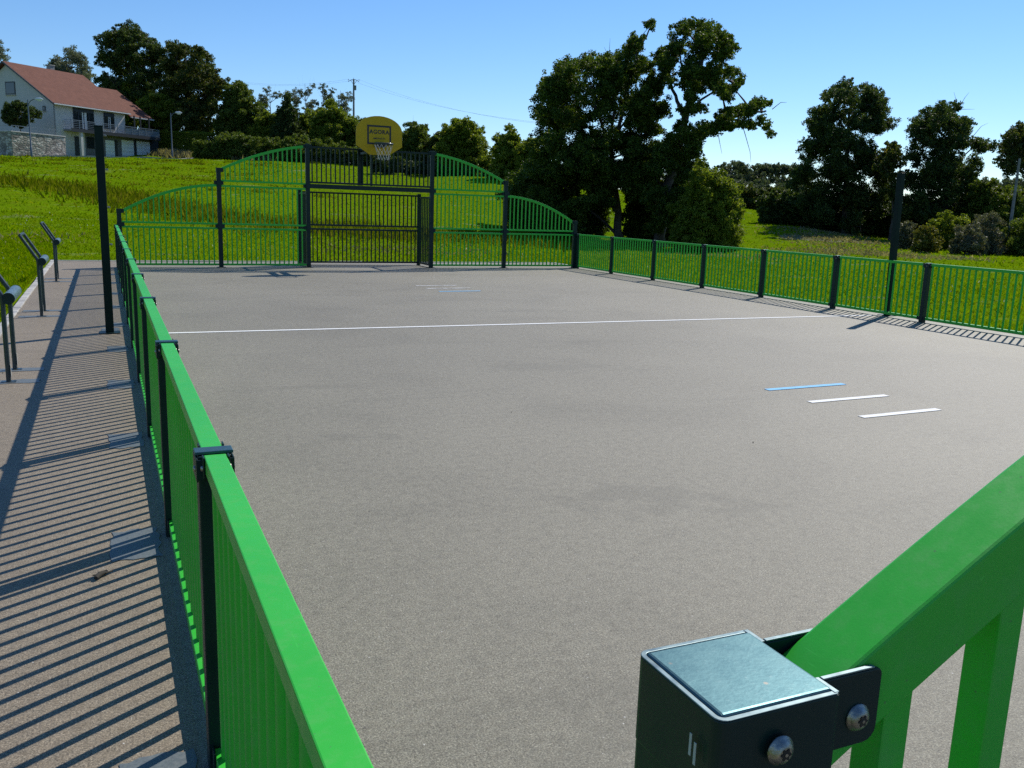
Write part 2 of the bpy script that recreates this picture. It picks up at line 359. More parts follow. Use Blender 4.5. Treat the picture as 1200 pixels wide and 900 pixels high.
_Pm = np.c_[np.ones(len(CT)), CT[:, :2]/50]
_A = np.block([[_K, _Pm], [_Pm.T, np.zeros((3, 3))]])
_w = np.linalg.solve(_A, np.r_[CT[:, 2], 0, 0, 0])
def sstep(t): t = np.clip(t, 0, 1); return t*t*(3-2*t)
def terrain(x, y):
    x = np.atleast_1d(np.asarray(x, float)); y = np.atleast_1d(np.asarray(y, float))
    xc, yc = np.clip(x, -60, 110), np.clip(y, -30, 165)
    q = np.c_[xc.ravel(), yc.ravel()]/50
    z = (_tps(q, CT[:, :2]/50)@_w[:len(CT)] + np.c_[np.ones(len(q)), q]@_w[len(CT):]).reshape(x.shape)
    # gentle lumps in the meadow
    z = z + .05*np.sin(x*.9+1.3*np.sin(y*.5))*np.sin(y*.7+.6*np.sin(x*.4)) + .03*np.sin(x*2.3+y*1.1)
    dx = np.maximum(np.maximum(WALK0-.13-x, x-EDGE1-.1), 0); dy = np.maximum(np.maximum(-6-y, y-YEND-.1), 0)
    d = np.hypot(dx, dy)
    k = sstep(d/6.0)
    inside = (d <= .01)
    return np.where(inside, -.09, k*z + (1-k)*(-.015))
def tz(x, y): return float(terrain(x, y)[0])

def axis_pts(lo, hi, flo, fhi, fine, mid, coarse):
    a = list(np.arange(flo, fhi+1e-6, fine)); x = fhi
    while x < 130: x += mid; a.append(x)
    step = mid
    while x < hi: step *= 1.5; x += step; a.append(x)
    x = flo
    while x > -70: x -= mid; a.insert(0, x)
    step = mid
    while x > lo: step *= 1.5; x -= step; a.insert(0, x)
    return np.array(a)
gx = axis_pts(-1300, 1300, -14, 30, .4, 1.2, 0); gy = axis_pts(-1300, 1300, 4, 50, .4, 1.2, 0)
# land the grid lines on the slab's outline
def snap(a, v): a[np.argmin(abs(a-v))] = v; return a
for v in (WALK0-.12, EDGE1+.09): snap(gx, v)
snap(gy, YEND+.09)
X, Y = np.meshgrid(gx, gy); Z = terrain(X, Y)
nx, ny = len(gx), len(gy)
V = np.c_[X.ravel(), Y.ravel(), Z.ravel()].astype(np.float32)
I = np.arange(nx*ny).reshape(ny, nx)
F = np.stack([I[:-1, :-1], I[:-1, 1:], I[1:, 1:], I[1:, :-1]], -1).reshape(-1, 4).astype(np.int32)
me = bpy.data.meshes.new('ground'); me.vertices.add(len(V)); me.vertices.foreach_set('co', V.ravel())
me.loops.add(F.size); me.loops.foreach_set('vertex_index', F.ravel()); me.polygons.add(len(F))
me.polygons.foreach_set('loop_start', np.arange(0, F.size, 4, dtype=np.int32)); me.update(calc_edges=True)
me.polygons.foreach_set('use_smooth', np.ones(len(F), bool)); me.materials.append(MAT['ground'])
tag(link(bpy.data.objects.new('ground', me)), kind='structure')

# ------------------------------------------------------------------ court slab, walkway, markings
XS = .19
court = MB().box(XS, EDGE1, -6, YEND, -.25, 0).build('court_surface', MAT['court']); tag(court, kind='structure')
walk = MB().box(WALK0, XS, -6, YEND, -.25, 0).build('walkway', MAT['walk']); tag(walk, kind='structure')
k = MB()
def kerb_run(mb, a, b, fixed, w, axis, top):
    t = a; i = 0
    while t < b-.05:
        e = min(t+1.0, b); j = random.uniform(-.004, .004); dz = random.uniform(-.006, .006)
        if axis == 'y': mb.box(fixed+j, fixed+w+j, t+.006, e-.006, -.25, top+dz)
        else: mb.box(t+.006, e-.006, fixed+j, fixed+w+j, -.25, top+dz)
        t = e
kerb_run(k, -6, YEND+.1, WALK0-.105, .10, 'y', .022)
kerb_run(k, -6, YEND+.1, EDGE1+.005, .10, 'y', .02)
kerb_run(k, WALK0, EDGE1, YEND+.005, .10, 'x', .02)
tag(k.build('kerb', MAT['kerb'], bevel=.006), kind='structure')
def mark(x0, x1, yc, w, mat, y1c=None):
    y1c = yc if y1c is None else y1c
    m = MB(); m.hexa([(x0,yc-w/2,.003),(x1,y1c-w/2,.003),(x1,y1c+w/2,.003),(x0,yc+w/2,.003)], [(x0,yc-w/2,.005),(x1,y1c-w/2,.005),(x1,y1c+w/2,.005),(x0,yc+w/2,.005)])
    return m
mark(XL+.1, XR-.1, YW+.05, .078, 0, YW-.02).build('halfway_line', MAT['white_line'], court)
for (a, b, yy, mt) in ((5.95, 6.93, 5.655, 'white_line'), (5.94, 6.95, 6.285, 'white_line'), (5.93, 6.97, 6.875, 'blue_line'),
                       (6.0, 7.0, 17.55, 'white_line_worn'), (6.05, 6.96, 16.92, 'blue_line'), (5.97, 6.9, 18.17, 'white_line_worn')):
    mark(a, b, yy, .078, 0, yy+.03).build('shot_mark', MAT[mt], court)
# small worn scuff of white paint by the line
# dark repair squares on the walkway at each fence post
PY = [Y0 + 2.0896*i for i in range(12)]
def patch(x0, x1, y0, y1, seed):
    rr = random.Random(seed); n = 7; poly = []
    for i in range(n): poly.append((x0+(x1-x0)*i/n, y0+rr.uniform(-.015, .015)))
    for i in range(n): poly.append((x1+rr.uniform(-.012, .012), y0+(y1-y0)*i/n))
    for i in range(n): poly.append((x1-(x1-x0)*i/n, y1+rr.uniform(-.015, .015)))
    for i in range(n): poly.append((x0+rr.uniform(-.012, .012), y1-(y1-y0)*i/n))
    return MB().prism_z(poly, .001, .004)
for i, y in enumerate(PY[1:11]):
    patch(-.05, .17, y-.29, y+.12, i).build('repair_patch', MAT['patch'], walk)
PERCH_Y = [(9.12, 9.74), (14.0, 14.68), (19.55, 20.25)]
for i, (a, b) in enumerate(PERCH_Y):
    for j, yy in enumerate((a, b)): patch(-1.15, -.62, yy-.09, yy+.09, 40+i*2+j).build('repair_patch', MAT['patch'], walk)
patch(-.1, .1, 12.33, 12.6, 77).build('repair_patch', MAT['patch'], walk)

# ------------------------------------------------------------------ side fences
def bolt(name, parent, loc, axis, r=.009, h=.006):
    m = MB(); a = Vector(axis); c = Vector(loc)
    m.tube([c, c+a*h*.35, c+a*h*.8, c+a*h], [r, r, r*.75, r*.3], 14)
    return m.build(name, MAT['steel'], parent)
BAR = .030
def rails_panel(parent, x, ya, yb, z0, z1, mat, name='railing_panel', rw=.06, rh=.045, n=17, bevel=.0):
    p = MB(); L_ = yb-ya
    for i in range(n):
        yc = ya + L_*(i+.5)/n
        p.tube([(x, yc, z0+rh*.5), (x, yc, z1-rh*.5)], BAR*.55, 8, False)
    o = p.build(name, mat, parent)
    MB().box(x-rw/2, x+rw/2, ya, yb, z1-rh, z1).build('top_rail', mat, o, bevel)
    MB().box(x-rw/2, x+rw/2, ya, yb, z0, z0+rh).build('bottom_rail', mat, o, bevel)
    return o
def side_fence(name, x, label):
    root = empty(name, (x, Y0, 0), 0, label, 'fence', 'low green railings along the court sides')
    g = .036
    for i in range(12):
        y = PY[i]-Y0
        if i == 0: y = .12
        if i == 11: y = PY[11]-Y0-.12
        po = MB().box(-.045, .045, y-.036, y+.036, 0, .995).build('post', MAT['dark'], root, .004)
        MB().box(-.052, .052, y-.026, y+.026, .9965, 1.006).build('post_cap', MAT['cap'], po, .002)
        for sx in (-1, 1):
            br = MB()
            def bx(xa, xb, ya, yb, za, zb): br.box(min(sx*xa, sx*xb), max(sx*xa, sx*xb), ya, yb, za, zb)
            bx(.0465, .0515, y-.05, y+.05, .925, .992)
            for sy in (-1, 1):
                ya, yb = sorted((y+sy*.049, y+sy*.085)); bx(.0315, .036, ya, yb, .945, 1.004)
                ya, yb = sorted((y+sy*.0492, y+sy*.0542)); bx(.0317, .0513, ya, yb, .93, .99)
            br.build('rail_bracket', MAT['dark'], po, .0015)
            br = MB(); bx(.0315, .036, y-.085, y+.085, .04, .10); br.build('foot_bracket', MAT['dark'], po)
        for sx in (-1, 1):
            bolt('bolt', po, (sx*.0515, y-.012, .955), (sx, 0, 0))
            for dy in (-.068, .068): bolt('bolt', po, (sx*.036, y+dy, .97), (sx, 0, 0), .008)
    for i in range(11):
        ya = (PY[i]-Y0 if i else .12)+g+.003; yb = (PY[i+1]-Y0 if i < 10 else PY[11]-Y0-.12)-g-.003
        rails_panel(root, 0, ya, yb, .045, 1.0, MAT['green'], bevel=.003, n=17)
    return root
side_fence('side_fence', XL, 'low bright green railing with dark posts between the court and the walkway')
side_fence('side_fence', XR, 'low bright green railing with dark posts on the meadow side, far from the walkway')

# ------------------------------------------------------------------ goal frames (arched ends)
PX = [XL+.07, 2.61, 4.79, 8.14, 10.33, XR-.07]
PH = [1.374, 2.43, 3.12, 3.12, 2.43, 1.374]
RW = .028
def arcz(t, z0, z1, bulge): return z0+(z1-z0)*t+4*bulge*t*(1-t)
def goal_frame(name, y, out, label, back=True):
    """out = +1 when the recess lies towards +y"""
    root = empty(name, ((PX[2]+PX[3])/2, y, 0), 0, label, 'goal', 'arched steel goal ends of the court')
    ox = root.location.x
    LP = [p-ox for p in PX]
    def bars(xa, xb, z0, ztop, mat, yy, name, n, w=BAR, rail=.045, top=None, edge=None):
        p = MB(); 
        for i in range(n):
            xc = xa+.5*(xb-xa)/n + (xb-xa)*i/n if edge is None else xa+edge+.005+(xb-xa-2*edge-.01)*i/(n-1); zt = ztop(xc)
            p.box(xc-w/2, xc+w/2, yy-w/2, yy+w/2, z0+rail*.5, zt-rail*.5)
        o = p.build(name, mat, root, .002)
        MB().box(xa, xb, yy-RW, yy+RW, z0, z0+rail).build('bottom_rail', mat, o, .003)
        if top == 'arch':
            m = MB(); ns = 24; tv = []; ns = 44
            for i in range(ns+1):
                xx = xa+(xb-xa)*i/ns; e = 1e-3
                sl = (ztop(min(xx+e, xb))-ztop(max(xx-e, xa)))/((min(xx+e, xb)-max(xx-e, xa)))
                tv.append((xx, ztop(xx), .064*math.sqrt(1+sl*sl)))
            vs = []
            for xx, zz, h in tv: vs += [(xx, yy-RW, zz-h), (xx, yy+RW, zz-h), (xx, yy+RW, zz), (xx, yy-RW, zz)]
            fs = [(0,1,2,3), (4*ns, 4*ns+3, 4*ns+2, 4*ns+1)]
            for i in range(ns):
                a, b = 4*i, 4*i+4
                for q in range(4): fs.append((a+q, b+q, b+(q+1) % 4, a+(q+1) % 4))
            m.add(vs, fs); m.build('curved_rail', mat, o, .003)
        else: MB().box(xa, xb, yy-RW, yy+RW, ztop(0)-rail, ztop(0)).build('top_rail', mat, o, .003)
        return o
    g = .056
    hp = .0508
    for i, (x, h) in enumerate(zip(LP, PH)):
        po = MB().box(x-hp, x+hp, -hp, hp, 0, h-.008).build('post', MAT['dark'], root, .006, seg=3)
        MB().box(x-hp+.0035, x+hp+.001, -hp+.0035, hp-.0035, h-.0075, h-.0012).build('post_cap', MAT['cap'], po, .004, seg=3)
        MB().box(x-.1, x+.1, -.1, .1, .001, .01).build('base_plate', MAT['dark'], po)
        levels = [(1.02, (-1, 1))]
        if i in (1, 4): levels = [(1.02, (-1, 1)), (2.07, (-1, 1)), (2.38, (1,) if i == 1 else (-1,))]
        if i in (2, 3): levels = [(1.02, (-1,) if i == 2 else (1,)), (2.07, (-1, 1)), (3.06, (-1, 1))]
        if i == 0: levels = [(1.02, (1,))]
        if i == 5: levels = [(1.02, (-1,)), (1.33, (-1,))]
        if i == 0 and out > 0: levels.append((1.33, (1,)))
        for z, sides in levels:
            m = MB()
            for sy in (-1, 1):
                m.box(x-hp-.006, x+hp+.006, min(sy*(hp+.001), sy*(hp+.006)), max(sy*(hp+.001), sy*(hp+.006)), z-.05, z+.05)
                for sx in sides:
                    m.box(min(x+sx*(hp+.006), x+sx*(hp+.06)), max(x+sx*(hp+.006), x+sx*(hp+.06)), min(sy*.0295, sy*.0345), max(sy*.0295, sy*.0345), z-.045, z+.045)
            m.box(x-hp-.006, x-hp-.001, -hp-.0059, hp+.0059, z-.0495, z+.0495); m.build('rail_bracket', MAT['dark'], po, .0015)
    G_ = MAT['green']; D_ = MAT['dark']
    def const(z): return lambda x: z
    for s_, (i0, i1, i2) in ((1, (0, 1, 2)), (-1, (5, 4, 3))):
        xa, xb, xc = LP[i0], LP[i1], LP[i2]
        def seg(a, b): return (a+g, b-g) if s_ > 0 else (b+g, a-g)
        A = seg(xa, xb); B = seg(xb, xc)
        bars(*A, .05, const(.985), G_, 0, 'railing_panel', 17, edge=.098)
        def arch1(x, A=A, s_=s_):
            t = (x-A[0])/(A[1]-A[0]); t = t if s_ > 0 else 1-t
            return arcz(t, 1.352, 2.04, .155)
        bars(*A, 1.05, arch1, G_, 0, 'arched_panel', 17, top='arch', edge=.098)
        bars(*B, .05, const(.985), G_, 0, 'railing_panel', 17, edge=.098)
        bars(*B, 1.05, const(2.02), G_, 0, 'railing_panel', 17, edge=.098)
        def arch2(x, B=B, s_=s_):
            t = (x-B[0])/(B[1]-B[0]); t = t if s_ > 0 else 1-t
            return arcz(t, 2.43, 3.08, .10)
        bars(*B, 2.10, arch2, G_, 0, 'arched_panel', 17, top='arch', edge=.098)
    # goal mouth: crossbar, dark panel above it, recess behind
    c0, c1 = LP[2]+g, LP[3]-g
    MB().box(c0-.006, c1+.006, -.05, .05, 2.02, 2.13).build('crossbar', D_, root, .004)
    bars(c0, c1, 2.15, const(3.07), D_, 0, 'upper_panel', 27)
    if back:
        yb = out*1.08
        for x in (LP[2]+.0, LP[3]-.0):
            MB().box(x-.045, x+.045, yb-.045, yb+.045, 0, 1.99).build('back_post', D_, root, .004)
        for za, zb in ((.05, .985), (1.05, 1.955)):
            bars(LP[2]+.05, LP[3]-.05, za, const(zb), D_, yb, 'back_panel', 28)
        for x in (LP[2], LP[3]):
            p = MB()
            for i in range(6):
                yy = out*(.12+.84*(i+.5)/6); p.box(x-BAR/2, x+BAR/2, yy-BAR/2, yy+BAR/2, .09, 1.88)
            o = p.build('side_panel', D_, root)
            lo, hi = sorted((out*.055, out*1.03))
            MB().box(x-.03, x+.03, lo, hi, .05, .095).build('bottom_rail', D_, o)
            MB().box(x-.03, x+.03, lo, hi, 1.87, 1.915).build('top_rail', D_, o)
        for dx, w in ((-.29, .062), (.01, .028)):
            MB().box(dx-w, dx+w, out*.035 if out > 0 else -.10, .10 if out > 0 else -.035, 2.14, 3.05).build('hoop_column', D_, root, .003)
    return root
goal_far = goal_frame('goal_frame', Y1, 1, 'arched green and dark steel goal end standing before the grass hill')
PX = [p+.0905 for p in PX]; PH[0] = 1.3755
goal_near = goal_frame('goal_frame', Y0-.0025, -1, 'arched green goal end with big bolted corner post closest to the viewer')

# --- the near corner post's folded bracket (seen large)
nb_post = [o for o in goal_near.children if o.name.startswith('post')][0]
gx0 = PX[0]-goal_near.location.x
def near_bracket():
    t = .005; h = .0515; o = h+t; zt, zb = 1.372, 1.318
    # outline of the folded plate in plan: wraps post's left, near and far faces, then steps in to clamp the rail
    def strip(path, z0, z1, th):
        m = MB(); n = len(path); off = []
        for i in range(n):
            p = Vector(path[i]); a = Vector(path[max(i-1, 0)]); b = Vector(path[min(i+1, n-1)])
            d1 = (p-a).normalized() if i else (b-p).normalized(); d2 = (b-p).normalized() if i < n-1 else d1
            n1 = Vector((-d1.y, d1.x)); n2 = Vector((-d2.y, d2.x)); nn = (n1+n2).normalized(); k_ = 1/max(.5, nn.dot(n1))
            off.append(p+nn*th*k_)
        vs = [];
        for p, q in zip(path, off): vs += [(p[0], p[1], z0), (q[0], q[1], z0), (q[0], q[1], z1), (p[0], p[1], z1)]
        fs = [(0,1,2,3), (4*(n-1), 4*(n-1)+3, 4*(n-1)+2, 4*(n-1)+1)]
        for i in range(n-1):
            for q in range(4): fs.append((4*i+q, 4*i+4+q, 4*i+4+(q+1) % 4, 4*i+(q+1) % 4))
        m.add(vs, fs); return m
    return strip, h, t
strip, h_, t_ = near_bracket()
def arc2(cx, cy, r, a0, a1, n=5): return [(cx+r*math.cos(a0+(a1-a0)*i/n), cy+r*math.sin(a0+(a1-a0)*i/n)) for i in range(n+1)]
H = .0521; rr = .009
path = [(gx0+H, H)] + arc2(gx0-H+rr, H-rr, rr, math.pi/2, math.pi) + arc2(gx0-H+rr, -H+rr, rr, math.pi, 1.5*math.pi) + [(gx0+H, -H)]
path = list(reversed(path))
strip(path, 1.302, 1.372, -.0045).build('bracket_plate', MAT['dark'], nb_post, .0012)
strip([(a, b) for a, b in path], 1.3722, 1.3732, -.0042).build('bracket_edge', MAT['edge'], nb_post, .0005)
for sy in (-1, 1):
    # tab that steps in to the rail, with rounded outer corners
    x0, x1 = gx0+H-.004, gx0+H+.062
    yo, yi = sy*.0340, sy*.0292
    def tabpoly(a, b, z0, z1, r=.012):
        pts = [(a, z0), (b-r, z0)] + [(b-r+r*math.cos(t), z0+r+r*math.sin(t)) for t in (-1.2, -.8, -.4, 0)] + \
              [(b-r*.5+r*.5*math.cos(t), z1-r*.5+r*.5*math.sin(t)) for t in (0, .5, 1.0, 1.57)] + [(a, z1)]
        return pts
    MB().prism_y(tabpoly(x0+.006, x1, 1.311, 1.372), min(yo, yi), max(yo, yi)).build('bracket_tab', MAT['dark'], nb_post, .0012)
    MB().box(x0+.007, x1-.008, min(yo, yi)+.0005, max(yo, yi)-.0005, 1.3722, 1.3737).build('bracket_edge', MAT['edge'], nb_post, .0004)
    ya, yb = sorted((sy*.0292, sy*(H-.0006)))
    MB().box(x0+.001, x0+.0058, ya, yb, 1.304, 1.371).build('bracket_step', MAT['dark'], nb_post, .001)
    MB().box(x0+.0012, x0+.0056, ya+.0005, yb-.0005, 1.3722, 1.3737).build('bracket_edge', MAT['edge'], nb_post, .0004)
def torx(loc):
    c = Vector(loc); m = MB(); a = Vector((0, -1, 0)); r = .0098
    prof = [(0, r*1.12), (.0012, r*1.12), (.0016, r), (.004, r*.9), (.0058, r*.66), (.0064, r*.52)]
    m.tube([c+a*d for d, _ in prof], [q for _, q in prof], 28)
    b = m.build('bolt', MAT['steel'], nb_post)
    m = MB(); pts = []
    for i in range(24):
        th = 2*math.pi*i/24; q = r*(.40+.10*math.cos(6*th)); pts.append((c.x+q*math.cos(th), c.z+q*math.sin(th)))
    m.prism_y(pts, c.y-.0069, c.y-.0066); m.build('bolt_socket', MAT['steel_dark'], nb_post)
    m = MB().tube([c+a*.006, c+a*.0073], [r*.14, r*.14], 10); m.build('bolt_pin', MAT['steel'], nb_post)
torx((gx0-.002, -H-.0045, 1.344)); torx((gx0+H+.040, -.0342, 1.335))
for i, dz in enumerate((0, -.004)):
    MB().box(gx0-H-.0051, gx0-H-.0045, -.030-i*.0055, -.0275-i*.0055, 1.336+dz, 1.353+dz).build('paint_scratch', MAT['scratch'], nb_post, .0002)

# ------------------------------------------------------------------ basketball hoop on the far goal
HX, HY = 6.447, 22.70
hoop = empty('basketball_hoop', (HX, HY, 2.9), 0, 'yellow fan-shaped basketball backboard with black lettering and white net above the far goal', 'basketball hoop')
poly = []
zb = 0.0
poly += [(-.25, .0), (.25, .0), (.60, .22), (.60, .58)]
for i in range(1, 16):
    a = math.pi*(i/16); poly.append((.60*math.cos(a), .58+.375*math.sin(a)))
poly += [(-.60, .58), (-.60, .22)]
bd = MB().prism_y(poly, -.012, .012).build('backboard', MAT['board'], hoop, .003)
t = MB(); w = .042
x0, x1, z0, z1 = -.312, .308, .255, .725
t.box(x0, x1, -.016, -.0122, z1-w, z1); t.box(x0, x0+w, -.016, -.0122, z0+w, z1-w); t.box(x1-w, x1, -.016, -.0122, z0+w, z1-w); t.box(x0, x1, -.016, -.0122, z0, z0+w)
t.build('target_square', MAT['board_ink'], bd)
def text_part(txt, size, x, z, name, parent):
    c = bpy.data.curves.new(name, 'FONT'); c.body = txt; c.size = size; c.align_x = 'CENTER'; c.extrude = .0015; c.offset = size*.03
    c.space_character = 1.12
    tmp = bpy.data.objects.new('tmp_text', c); COL.objects.link(tmp)
    bpy.context.view_layer.update()
    me_ = bpy.data.meshes.new_from_object(tmp.evaluated_get(bpy.context.evaluated_depsgraph_get()))
    bpy.data.objects.remove(tmp)
    me_.transform(Matrix.Translation((x, -.0142, z)) @ Matrix.Rotation(math.pi/2, 4, 'X'))
    me_.materials.clear(); me_.materials.append(MAT['board_ink']); me_.name = name
    return link(bpy.data.objects.new(name, me_), parent)
text_part('AGORA', .136, 0, .52, 'lettering', bd)
sm = MB(); xx = -.15
rr_ = random.Random(3)
while xx < .15:      # a second, illegible row of small lettering
    sm.box(xx, xx+.012, -.0155, -.0122, .385, .385+rr_.choice((.035, .05, .04)))
    if rr_.random() < .6: sm.box(xx+.014, xx+.03, -.0155, -.0122, .385+rr_.choice((0, .02)), .40+rr_.choice((0, .02)))
    xx += rr_.choice((.03, .04))
sm.build('small_print', MAT['board_ink'], bd)
RZ = .255
rim = MB(); n = 36; rc = (0.0, -.40)
rim.tube([(rc[0]+.225*math.cos(2*math.pi*i/n), rc[1]+.225*math.sin(2*math.pi*i/n), RZ) for i in range(n+1)], .022, 8)
rm = rim.build('rim', MAT['rim'], hoop)
MB().box(-.13, .13, -.10, -.0165, RZ-.07, RZ+.05).build('mounting_plate', MAT['rim'], rm, .01)
b_ = MB()
for sx in (-1, 1): b_.tube([(sx*.10, -.09, RZ-.03), (sx*.16, -.25, RZ-.01)], .014, 6)
b_.box(-.09, .09, -.2, -.1, RZ-.02, RZ+.015); b_.build('rim_brace', MAT['rim'], rm)
net = MB(); rows = [(.225, RZ-.02), (.20, RZ-.12), (.165, RZ-.22), (.14, RZ-.30), (.14, RZ-.39)]
m_ = 12
for k_ in range(len(rows)-1):
    for i in range(m_):
        for sg in (-1, 1):
            a0 = 2*math.pi*(i+.5*(k_ % 2))/m_; a1 = a0+sg*math.pi/m_
            r0, z0 = rows[k_]; r1, z1 = rows[k_+1]
            net.tube([(rc[0]+r0*math.cos(a0), rc[1]+r0*math.sin(a0), z0), (rc[0]+r1*math.cos(a1), rc[1]+r1*math.sin(a1), z1)], .0036, 4, False)
net.build('net', MAT['net'], hoop)
arm = MB()
for dx in (-.28, .0):
    for z in (.02, .12): arm.box(dx-.03, dx+.03, .0125, Y1-HY+.02, z, z+.06)
arm.box(-.34, .34, .0125, .05, .05, .55); arm.build('support_arm', MAT['dark'], hoop, .003)

# ------------------------------------------------------------------ net posts, perching rails, twig
def net_post(x, y, label, lean=0):
    root = empty('net_post', (x, y, 0), 0, label, 'net post', 'tall dark steel posts at mid-court')
    root.rotation_euler = (0, lean, .0)
    p = MB().box(-.048, .048, -.048, .048, .012, 2.50).build('shaft', MAT['dark_matt'], root, .006)
    MB().box(-.052, .052, -.052, .052, 2.502, 2.512).build('end_cap', MAT['dark'], root, .003)
    MB().box(-.12, .12, -.12, .12, .002, .012).build('base_plate', MAT['dark'], root)
    for z in (1.1, 1.55, 2.0, 2.4): h = MB(); h.tube([(.05, 0, z), (.075, 0, z)], .012, 8); h.tube([(.075, -.02, z), (.075, .02, z)], .01, 8); h.build('net_hook', MAT['steel'], root)
net_post(-.01, 12.18, 'tall dark square post standing on the striped shadow of the walkway')
net_post(12.84, 11.86, 'tall dark square post beside the far side railing near the trees', -.02)

perch = empty('leaning_rail', (-.87, 0, 0), 0, None, 'leaning rail', 'bent steel leaning rails along the walkway')
def perch_parts(root, ln):
    for i, yy in enumerate((0, ln)):
        m = MB(); m.tube([(0, yy, .004), (0, yy, .76), (-.01, yy, .80), (-.035, yy, .84), (-.19, yy, 1.10), (-.20, yy, 1.115)], .021, 10)
        lg = m.build('leg', MAT['perch'], root)
        MB().box(-.06, .06, yy-.045, yy+.045, .001, .008).build('foot_plate', MAT['perch'], lg)
        MB().hexa([(.0225, yy-.014, .05), (.0245, yy-.014, .05), (.0245, yy+.014, .05), (.0225, yy+.014, .05)],
                  [(.0225, yy-.014, .16), (.0245, yy-.014, .16), (.0245, yy+.014, .16), (.0225, yy+.014, .16)]).build('sticker', MAT['scratch'], lg)
    MB().tube([(-.20, .01, 1.115), (-.20, ln-.01, 1.115)], .021, 10).build('top_bar', MAT['perch'], root)
    st = MB().tube([(.052, -.045, .765), (.052, ln+.045, .765)], .052, 20).build('seat_tube', MAT['perch_seat'], root)
    for yy, sg in ((-.045, -1), (ln+.045, 1)): MB().disc((.052, yy+sg*.001, .765), (0, sg, 0), .0525, .012, 20).build('end_cap', MAT['dark'], st)
perch_parts(perch, .65)
plabels = ['bent dark leaning rail with pale round seat tube cut by the left picture edge',
           'middle bent dark leaning rail on the walkway, between two others',
           'farthest bent dark leaning rail at the grassy end of the walkway']
for i, (a, b) in enumerate(PERCH_Y):
    o = perch if i == 0 else copy_tree(perch)
    o.location = (-.87-.05*(i == 2), a, 0); o['label'] = plabels[i]

tw = empty('twig', (-.09, 4.21, 0), .9, 'small dark broken twig lying among fence shadows on the walkway', 'twig')
m = MB(); m.tube([(-.045, 0, .012), (-.01, .006, .016), (.03, .002, .013)], [.010, .013, .009], 7); m.build('stem', MAT['twig'], tw)
m = MB(); m.tube([(-.02, .008, .016), (-.045, .016, .024)], [.006, .003], 5); m.tube([(.01, -.004, .014), (.05, -.012, .010)], [.005, .003], 5); m.build('offshoot', MAT['twig'], tw)

# ------------------------------------------------------------------ plants
def leaves_at(centers, radii, counts, size, flat=.75, sub=10, seed=0):
    g = np.random.default_rng(seed); out = []
    for c, r, n in zip(centers, radii, counts):
        k_ = max(3, int(sub)); d = g.normal(size=(k_, 3)); d /= np.linalg.norm(d, axis=1)[:, None]
        sc = c + d*r*(g.uniform(.15, 1.25, (k_, 1))**.7)*np.array([1, 1, flat])
        sr = r*g.uniform(.16, .46, k_)
        w = sr**2; w /= w.sum(); idx = g.choice(k_, int(n), p=w)
        p = g.normal(size=(int(n), 3)); p /= np.linalg.norm(p, axis=1)[:, None]
        out.append(sc[idx] + p*sr[idx][:, None]*(g.uniform(0, 1, (int(n), 1))**.6)*1.12*np.array([1, 1, flat]))
    P = np.concatenate(out); n = len(P)
    a = g.normal(size=(n, 3)); a[:, 2] -= .35; a /= np.linalg.norm(a, axis=1)[:, None]
    b = g.normal(size=(n, 3)); b -= a*(a*b).sum(1)[:, None]; b /= np.linalg.norm(b, axis=1)[:, None]
    s = size*g.uniform(.55, 1.35, (n, 1)); nn = np.cross(a, b)
    v = np.stack([P-a*s*.5, P+b*s*.30+nn*s*.08, P+a*s*.5, P-b*s*.30+nn*s*.08], 1)
    return v.reshape(-1, 3)

def clumps_from_px(cl, d, depth, g, dup=True, fill=1.0):
    cl = np.array(cl, float)
    if len(cl) > 4:
        ex = []
        for i in range(len(cl)):
            dd_ = np.hypot(cl[:, 0]-cl[i, 0], cl[:, 1]-cl[i, 1]); nb = np.argsort(dd_)[1:4]; j = nb[g.integers(0, len(nb))]
            if dd_[j] < 1.9*(cl[i, 2]+cl[j, 2]) and fill > 0 and g.random() < fill: ex.append(((cl[i, 0]+cl[j, 0])/2, (cl[i, 1]+cl[j, 1])/2, (cl[i, 2]+cl[j, 2])*.48))
        if ex: cl = np.r_[cl, np.array(ex)]
    cx = (cl[:, 0].min()+cl[:, 0].max())/2; w = max(8, (cl[:, 0].max()-cl[:, 0].min())/2+5)
    C, Rr = [], []
    for px, py, r in cl:
        k_ = math.sqrt(max(.08, 1-((px-cx)/w)**2))*depth
        offs = [g.uniform(-1, 1)*k_]
        if dup: offs = [-k_*g.uniform(.25, .95), k_*g.uniform(.25, .95)] + ([g.uniform(-.3, .3)*k_] if g.random() < .5 else [])
        for o_ in offs:
            dd = d+o_; jit = g.normal(size=2)*r*.18
            C.append(at_depth(px+jit[0], py+jit[1], dd)); Rr.append(r*dd/FPX*g.uniform(.85, 1.1))
    return np.array(C), np.array(Rr)

def limb_tubes(mb, path, C, Rr, g, rbase, every=1, twigs=2):
    P = np.array(path)
    for i in range(0, len(C), every):
        c = C[i]; dz = c[2]-P[:, 2]; dist = np.linalg.norm(P-c, axis=1) + np.where(dz < .35*dist_safe(P, c), 5.0, 0)
        j = int(np.argmin(dist)); a = P[j]; v = c-a; ln = np.linalg.norm(v)
        mid = a+v*.5+np.array([g.normal()*.10*ln, g.normal()*.10*ln, g.normal()*.10*ln])
        q = [a, a*.6+mid*.4+np.array([0, 0, .02*ln]), mid, c*.55+mid*.45, c]
        r0 = rbase*min(1, .18+.35*Rr[i]/max(Rr))
        mb.tube(q, [r0, r0*.85, r0*.65, r0*.45, r0*.2], 6, False)
        for _ in range(twigs):
            e = c+g.normal(size=3)*Rr[i]*.55
            mb.tube([mid*.4+c*.6, (c+e)/2+g.normal(size=3)*.05*ln, e], [r0*.35, r0*.22, r0*.08], 4, False)
def dist_safe(P, c): return np.linalg.norm(P-c, axis=1)

